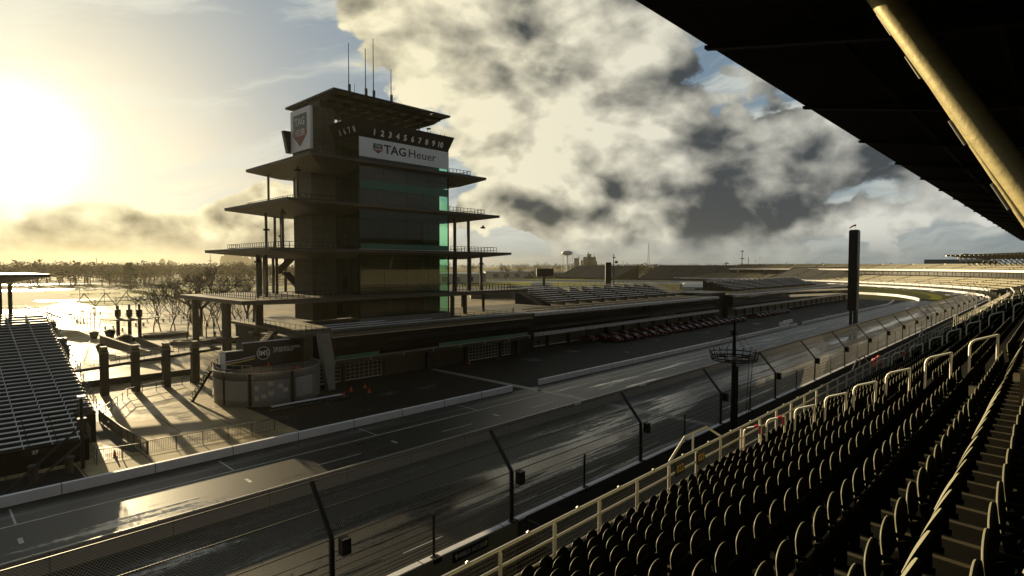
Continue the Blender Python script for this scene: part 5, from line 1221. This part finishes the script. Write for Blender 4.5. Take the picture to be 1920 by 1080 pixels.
# ------------------------------------------------------------------ far side of the oval
def pt(px, d, z=0): x, y = dirpt(px, d); return Vector((x, y, z))
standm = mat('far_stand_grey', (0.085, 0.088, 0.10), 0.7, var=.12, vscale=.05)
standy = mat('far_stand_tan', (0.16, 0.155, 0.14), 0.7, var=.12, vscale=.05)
def farstand(a, b, z0, z1, depth, nsec, label, m_=standm, skew=0.0, base=0.0, name='far_grandstand', rows=14):
    """stepped grandstand from ground point a to b (left to right), rising away from the camera"""
    a, b = Vector(a), Vector(b); d = (b - a); L = d.length; d.normalize(); nrm = Vector((-d.y, d.x, 0))
    if nrm.dot(a) < 0: nrm = -nrm
    t = thing(name, a, label, 'grandstand', 'grandstands round the oval')
    for i in range(nsec):
        m = MB(); s0, s1 = L * i / nsec + .5, L * (i + 1) / nsec - .5
        for r in range(rows):
            u0, u1 = r / rows, (r + 1) / rows; y0, y1 = depth * u0, depth * u1; zz_ = z0 + (z1 - z0) * u0
            o0 = skew * u0; o1 = skew * u1
            p = [a + d * (s0 + o0) + nrm * y0, a + d * (s1 + o0) + nrm * y0, a + d * (s1 + o1) + nrm * y1, a + d * (s0 + o1) + nrm * y1]
            zn = z0 + (z1 - z0) * u1
            m.add([(q.x, q.y, zz_) for q in p] + [(q.x, q.y, zn) for q in p[2:]], [(0, 1, 2, 3), (3, 2, 4, 5)])
        m.build('seating_section', m_, t)
    m = MB(); p = [a, b, b + d * skew + nrm * depth, a + d * skew + nrm * depth]
    m.add([(q.x, q.y, base) for q in p] + [(p[0].x, p[0].y, z0 - .1), (p[1].x, p[1].y, z0 - .1), (p[2].x, p[2].y, z1 - .3), (p[3].x, p[3].y, z1 - .3)], [(0, 1, 5, 4), (1, 2, 6, 5), (2, 3, 7, 6), (3, 0, 4, 7)]); m.build('understructure', dark, t)
    m = MB(); A_, B_ = p[3] + Vector((0, 0, z1)), p[2] + Vector((0, 0, z1)); n = max(2, int(L / 14))
    m.tube([A_ + Vector((0, 0, 1.3)), B_ + Vector((0, 0, 1.3))], .12, 4)
    for i in range(n + 1): q = A_.lerp(B_, i / n); m.tube([q, q + Vector((0, 0, 1.6))], .12, 4)
    m.build('back_rail', dark, t)
    return t
# long straight stands seen across the infield
farstand(pt(1196, 690), pt(1600, 700), 1.5, 17.5, 34, 9, 'long dark grandstand across the infield, right of the brown thicket', standm, 22)
farstand(pt(1040, 760), pt(1152, 700), 2, 17.0, 34, 4, 'dark grandstand right of the near water tower, left of the brown thicket', standm, 12)
farstand(pt(780, 800), pt(1030, 760), .5, 6.0, 20, 8, 'low dark stand stretching behind the tower balconies', standm, 4)
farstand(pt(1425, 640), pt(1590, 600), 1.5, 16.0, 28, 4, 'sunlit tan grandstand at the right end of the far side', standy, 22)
w_ = MB(); 
for a_, b_, z in ((pt(760, 700), pt(1640, 600), 1.3),): w_.bar(a_ + Vector((0, 0, .8)), b_ + Vector((0, 0, .8)), .6, 1.6)
t = thing('far_track_wall', pt(760, 700), 'thin pale wall line in front of the far grandstands', 'wall'); w_.build('barrier', whitewall, t)
structure('far_track', MB().add([tuple(pt(740, 670, -.03)), tuple(pt(1640, 575, -.03)), tuple(pt(1640, 598, -.03)), tuple(pt(740, 698, -.03))], [(0, 1, 2, 3)]), MATS['old_asphalt'])
# turn one: stands round the bend, two tiers
def arcstand(r0, r1, z0, z1, a0, a1, n, label, m_, rows=12, name='turn_grandstand', base=0.0, roof=None):
    t = thing(name, (TC[0] + r0 * math.cos(R(a0)), TC[1] + r0 * math.sin(R(a0)), 0), label, 'grandstand', 'grandstands round the oval')
    for i in range(n):
        m = MB(); b0, b1 = a0 + (a1 - a0) * (i + .03) / n, a0 + (a1 - a0) * (i + .97) / n; S_ = 3
        for r in range(rows):
            ra, rb_ = r0 + (r1 - r0) * r / rows, r0 + (r1 - r0) * (r + 1) / rows; za, zb_ = z0 + (z1 - z0) * r / rows, z0 + (z1 - z0) * (r + 1) / rows
            for k in range(S_):
                p, q = R(b0 + (b1 - b0) * k / S_), R(b0 + (b1 - b0) * (k + 1) / S_)
                P = lambda rr, an, z: (TC[0] + rr * math.cos(an), TC[1] + rr * math.sin(an), z)
                m.add([P(ra, p, za), P(ra, q, za), P(rb_, q, za), P(rb_, p, za), P(rb_, q, zb_), P(rb_, p, zb_)], [(0, 3, 2, 1), (3, 5, 4, 2)])
        o_ = m.build('seating_section', [m_, dark], t)
        for pi, p_ in enumerate(o_.data.polygons): p_.material_index = 1 if (pi % 2 == 1 and (pi // (2 * S_)) % 3 == 2) else 0
    m = MB(); N = 36
    def ring(r, zl, zh):
        for k in range(N):
            p, q = R(a0 + (a1 - a0) * k / N), R(a0 + (a1 - a0) * (k + 1) / N)
            m.add([(TC[0] + r * math.cos(p), TC[1] + r * math.sin(p), zl), (TC[0] + r * math.cos(q), TC[1] + r * math.sin(q), zl), (TC[0] + r * math.cos(q), TC[1] + r * math.sin(q), zh), (TC[0] + r * math.cos(p), TC[1] + r * math.sin(p), zh)], [(0, 1, 2, 3)])
    ring(r0 - .1, max(base, z0 - .5), z0 + .9); m.build('front_wall', whitewall, t)
    if base < z0 - 1: m = MB(); ring(r0 + 3, base, z0 - .1); m.build('inner_wall', dark, t); m = MB(); ring(r1 + .1, base, z1); m.build('rear_wall', whitewall, t)
    m = MB()
    for k in range(n * 3): p = R(a0 + (a1 - a0) * k / (n * 3)); m.tube([(TC[0] + (r0 + 1.5) * math.cos(p), TC[1] + (r0 + 1.5) * math.sin(p), base), (TC[0] + (r0 + 1.5) * math.cos(p), TC[1] + (r0 + 1.5) * math.sin(p), z0 - .1)], .25, 5)
    if base < z0 - 2: m.build('column', dark, t)
    return t
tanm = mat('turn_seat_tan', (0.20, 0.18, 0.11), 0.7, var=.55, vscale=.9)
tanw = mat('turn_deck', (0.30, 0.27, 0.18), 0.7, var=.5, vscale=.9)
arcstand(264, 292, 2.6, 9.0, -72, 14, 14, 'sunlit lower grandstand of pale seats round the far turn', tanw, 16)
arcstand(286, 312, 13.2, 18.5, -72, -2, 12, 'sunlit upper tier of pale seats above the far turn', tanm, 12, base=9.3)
# black rows of seat backs on the pale decks
# the stand past our own roof, with its ribbed canopy
t = thing('turn_canopy', (330, 0, 16), 'ribbed pale canopy over the upper stand at the far right edge', 'canopy')
rib = MB(); rfm = MB()
for k in range(26):
    a = R(-74 + 1.0 * k); c, s = math.cos(a), math.sin(a); P = lambda r, z: (TC[0] + r * c, TC[1] + r * s, z)
    rib.bar(P(288, 24.5), P(318, 21.8), .5, .7); rib.tube([P(312, 12.5), P(298, 23.0)], .35, 5); rib.tube([P(312, 12.5), P(316, 21.5)], .3, 5)
for k in range(25):
    a, b = R(-74 + 1.0 * k), R(-74 + 1.0 * (k + 1)); P = lambda r, z, q: (TC[0] + r * math.cos(q), TC[1] + r * math.sin(q), z)
    rfm.add([P(286, 25.0, a), P(286, 25.0, b), P(320, 22.3, b), P(320, 22.3, a)], [(0, 1, 2, 3)]); rfm.add([P(286, 24.8, a), P(286, 24.8, b), P(320, 22.1, b), P(320, 22.1, a)], [(3, 2, 1, 0)])
rib.build('rib', steel, t); rfm.build('roof', roofm, t)
arcstand(284, 312, 10.5, 18.0, -90, -72, 5, 'pale upper seats under the ribbed canopy at the right edge', mat('turn_seat_green', (.16, .17, .11), .6, var=.2, vscale=.3), 14, base=6)
t = thing('suite_building', tuple(pt(1720, 640)), 'low grey building behind the upper tier of the far turn', 'building')
p = pt(1765, 650); q = pt(1845, 640)
def blk(x, y, w1, w2, z0, z1, ang): 
    c, s = math.cos(ang), math.sin(ang); return MB().add([(x + (u * c - v * s), y + (u * s + v * c), z) for z in (z0, z1) for u, v in ((-w1, -w2), (w1, -w2), (w1, w2), (-w1, w2))], [(3, 2, 1, 0), (4, 5, 6, 7), (0, 1, 5, 4), (1, 2, 6, 5), (2, 3, 7, 6), (3, 0, 4, 7)])
angv = THETA - math.atan((1790 - 960) / FPX) - R(90)
blk(pt(1792, 650).x, pt(1792, 650).y, 23, 10, 0, 22.5, angv).build('wall', mat('suite_grey', (.16, .17, .19), .5, var=.1, vscale=.1), t); q_ = pt(1836, 600); blk(q_.x, q_.y, 11, 7, 15, 20.5, angv).build('pavilion', dark, t); blk(q_.x, q_.y, 13, 9, 20.6, 21.2, angv).build('pavilion_roof', whitewall, t)
# cylinder spheroid water towers
def watertower(px, d, s, hh, label, legs=6):
    p = pt(px, d); t = thing('water_tower', tuple(p), label, 'water tower', 'water towers')
    prof = [(.5 * s, hh - 4.2 * s), (3.6 * s, hh - 3.6 * s), (4.7 * s, hh - 2.4 * s), (4.8 * s, hh - 1.8 * s), (3.9 * s, hh - .7 * s), (2 * s, hh - .12 * s), (.2 * s, hh)]
    MB().lathe(p.x, p.y, prof, 20).build('tank', mat('tank_white', (.50, .51, .54), .5, var=.08, vscale=.1), t, smooth=True)
    m = MB()
    for k in range(legs): a = 2 * math.pi * k / legs; m.tube([(p.x + 4.6 * s * math.cos(a), p.y + 4.6 * s * math.sin(a), 0), (p.x + 4.5 * s * math.cos(a), p.y + 4.5 * s * math.sin(a), hh - 2.4 * s)], .13 * s, 5)
    m.build('leg', whitewall, t); MB().tube([(p.x, p.y, 0), (p.x, p.y, hh - 4 * s)], .65 * s, 10).build('riser', whitewall, t)
    return t
watertower(1063, 1000, 2.05, 43, 'white water tower on legs left of the far grandstands')
watertower(1806, 900, 1.5, 32, 'small water tower behind the far turn, left of the ribbed canopy')
# lattice masts and poles on the horizon
def lattice(px, d, hh, wb, label, plat=()):
    p = pt(px, d); t = thing('radio_mast', tuple(p), label, 'mast', 'masts on the horizon'); m = MB(); n = 10
    for k in range(3):
        a = 2 * math.pi * k / 3; m.tube([(p.x + wb * math.cos(a), p.y + wb * math.sin(a), 0), (p.x + .3 * math.cos(a), p.y + .3 * math.sin(a), hh)], .16 * d / 800, 4)
    for i in range(n):
        z = hh * i / n; r_ = wb + (.3 - wb) * i / n; r2_ = wb + (.3 - wb) * (i + 1) / n
        for k in range(3): a, b = 2 * math.pi * k / 3, 2 * math.pi * (k + 1) / 3; m.tube([(p.x + r_ * math.cos(a), p.y + r_ * math.sin(a), z), (p.x + r2_ * math.cos(b), p.y + r2_ * math.sin(b), z + hh / n)], .1 * d / 800, 3)
    m.build('lattice', rust, t)
    if plat:
        m = MB()
        for z, r_ in plat: m.lathe(p.x, p.y, [(r_ * .6, z - 1), (r_, z - .5), (r_, z + .5), (r_ * .5, z + 1)], 8)
        m.build('antenna_ring', rust, t)
    return t
lattice(1216, 1500, 74, 5, 'tall thin lattice mast above the brown thicket')
lattice(1391, 1300, 50, 2, 'lattice mast with two antenna rings above the far grandstand', ((47, 4), (32, 4.5)))
lattice(1362, 1300, 26, 1, 'short mast with a dark head left of the double ring mast', ((22, 5),))
lattice(1403, 1700, 40, 1, 'thin plain mast right of the double ring mast')
lattice(182, 1500, 34, 1.5, 'thin mast above the left wood line')
lattice(395, 1700, 46, 2, 'mast with crossed arms left of the tower balcony', ((30, 6),))
for i, (px, d, hh) in enumerate(((1168, 1500, 30), (1175, 1500, 26), (1424, 1500, 38), (1512, 1500, 26), (1416, 1500, 30))):
    p = pt(px, d); t = thing('utility_pole', tuple(p), '%s thin pole from the left on the right horizon' % ords[i], 'pole', 'utility poles on the right horizon'); MB().tube([p, p + Vector((0, 0, hh))], .5, 5).tube([p + Vector((-2, 2, hh - 3)), p + Vector((2, -2, hh - 3))], .3, 4).build('pole', rust, t)
# infield screens, pylon and light mast
p = Vector((234, 200, 0)); t = thing('video_screen', tuple(p), 'black video screen on a single post beyond the tower', 'screen')
a = angv + R(20); c, s = math.cos(a), math.sin(a)
blk(234, 200, 4.6, .8, 11.3, 15.4, math.atan2(-math.cos(THETA), math.sin(THETA)) + R(8)).build('screen', screen, t); MB().tube([(234, 200.8, 4), (234, 200.8, 11.3)], .8, 8).build('post', dark, t)
t = thing('infield_pylon', (220, 150, 0), 'small black pylon rising behind the rooftop bleachers', 'pylon'); blk(220, 150, 1.25, 1.0, 0, 18.2, math.atan2(-math.cos(THETA), math.sin(THETA))).build('column', screen, t); blk(220, 150, 1.3, 1.05, 18.22, 18.5, math.atan2(-math.cos(THETA), math.sin(THETA))).build('cap', rust, t)
t = thing('light_mast', (224.5, 150, 0), 'thin light mast right beside the small black pylon', 'mast'); MB().tube([(224.5, 150, 0), (224.5, 150, 22.4)], .28, 6, .18).build('pole', rust, t); MB().lathe(225.6, 149.4, [(.1, 19.3), (.9, 18.9), (.9, 18.3), (.1, 18.0)], 8).build('lamp', dark, t); MB().box(224.1, 225.2, 149.4, 150.4, 20.6, 21.0).build('camera', dark, t)
# small infield buildings, tents and sheds
rnd = random.Random(17)
shedc = [mat('shed_white', (.42, .42, .42), .6), mat('shed_grey', (.15, .15, .16), .6), mat('shed_dark', (.03, .03, .03), .6), mat('shed_tan', (.30, .26, .18), .6)]
def shed(px, d, w_, h, dep, mi, label, roofh=1.5):
    p = pt(px, d); an = THETA - math.atan((px - 960) / FPX) - R(90) + R(rnd.uniform(-12, 12)); t = thing('shed', tuple(p), label, 'building', 'small buildings beyond the infield')
    blk(p.x, p.y, w_, dep, 0, h, an).build('wall', shedc[mi], t)
    c, s = math.cos(an), math.sin(an); P = lambda u, v, z: (p.x + u * c - v * s, p.y + u * s + v * c, z); W_, D_ = w_ * 1.05, dep * 1.08
    MB().add([P(-W_, -D_, h + .02), P(W_, -D_, h + .02), P(W_, D_, h + .02), P(-W_, D_, h + .02), P(-W_ * .9, 0, h + roofh), P(W_ * .9, 0, h + roofh)], [(0, 1, 5, 4), (2, 3, 4, 5), (1, 2, 5), (3, 0, 4), (3, 2, 1, 0)]).build('roof', shedc[(mi + 1) % 3] if mi else shedc[0], t)
    m = MB(); 
    for k in range(3): u = -w_ * .6 + k * w_ * .55; m.add([P(u, -dep - .05, h * .2), P(u + w_ * .25, -dep - .05, h * .2), P(u + w_ * .25, -dep - .05, h * .7), P(u, -dep - .05, h * .7)], [(0, 1, 2, 3)])
    m.build('door', shedc[2], t)
for i, a_ in enumerate(((855, 560, 22, 9, 10, 0, 'big pale hall seen between the tower columns'), (885, 620, 14, 8, 8, 1, 'grey hall seen right of the outer tower column'), (945, 760, 26, 9, 8, 0, 'long white shed line right of the tower'), (1003, 780, 14, 9, 8, 0, 'short white shed before the bare trees'), (1040, 800, 10, 7, 6, 3, 'tan shed left of the white water tower'),
        (955, 330, 9, 3, 5, 2, 'dark flat tent left of the video screen'), (925, 300, 12, 3, 6, 2, 'dark low tent seen under the lowest balcony tip'), (1000, 300, 13, 5, 7, 1, 'grey pavilion below the video screen'), (1015, 420, 7, 3, 4, 0, 'small white tent right of the video screen post'),
        (1300, 430, 9, 4, 5, 0, 'small white building on the yellow lawn'), (1345, 420, 22, 4, 7, 2, 'dark roofed garage on the yellow lawn'), (1340, 405, 20, 2.6, 4, 0, 'low white hall before the dark roofed garage'), (1240, 1020, 10, 5, 6, 3, 'tan house at the foot of the brown thicket'))): shed(*a_)
# factory with stacks
p = pt(1100, 1150); t = thing('factory', tuple(p), 'pale factory with stacks right of the white water tower', 'factory'); m = MB()
for u, w_, z in ((-26, 3, 32), (-12, 1.5, 28), (0, 5, 34), (6, 3, 40), (14, 5, 34), (24, 1.2, 26)):
    q = pt(1100 + u * .75, 1150); m.box(q.x - w_, q.x + w_, q.y - w_, q.y + w_, 0, z)
m.build('tower_block', shedc[3], t)
m = MB()
for u, z in ((-20, 35), (4, 44), (18, 38)): q = pt(1100 + u * .75, 1148); m.cyl(q.x, q.y, 0, z, .9, 8)
m.build('stack', shedc[3], t)
# city skyline
for i, (px, w_, h) in enumerate(((305, 45, 150), (318, 30, 130), (323, 35, 120), (418, 40, 190), (424, 45, 230), (432, 60, 260), (442, 70, 240), (452, 50, 210), (462, 60, 200), (474, 40, 180), (488, 35, 170))):
    p = pt(px, 2700); w_ *= .3; h *= .3; t = thing('city_building', tuple(p), '%s hazy city tower block from the left on the horizon' % ords[i], 'tower block', 'hazy city skyline')
    an = THETA - math.atan((px - 960) / FPX) - R(90); m = blk(p.x, p.y, w_ * .8, w_ * .7, 0, h * .82, an); q = blk(p.x, p.y, w_ * .45, w_ * .4, h * .82 + .1, h, an); m.build('lower_block', shedc[1], t); q.build('upper_block', shedc[1], t)
# benches of seats in turn: people-free stands; infield bleachers and cars as small marks of light
for i, (px, d) in enumerate(((250, 330), (262, 335), (276, 332), (290, 338), (130, 560), (165, 600), (240, 520), (20, 520), (60, 540), (96, 545))):
    p = pt(px, d); o = dupl(c1, (p.x, p.y, 0)); o['label'] = '%s car from the camera side on the left infield road' % ords[i]; o['group'] = 'cars far off on the left infield roads'; o.rotation_euler = (0, 0, 1.2)
    for c in o.children:
        if c.name.startswith('body'): c.data = c.data.copy(); c.data.materials[0] = MATS['white_paint']
# haze in the air
hz = bpy.data.materials.new('air_haze'); hz.use_nodes = True; t_ = hz.node_tree; t_.nodes.clear()
pv = nd(t_, 'ShaderNodeVolumePrincipled'); pv.inputs['Color'].default_value = (1.0, 0.93, 0.70, 1); pv.inputs['Density'].default_value = 0.000042; pv.inputs['Anisotropy'].default_value = 0.55
oo = nd(t_, 'ShaderNodeOutputMaterial'); t_.links.new(pv.outputs[0], oo.inputs['Volume'])
hb = MB().box(-4100, 4100, -4100, 4100, -5, 84).build('haze', hz, kind='stuff', label='thin golden evening haze in the air')
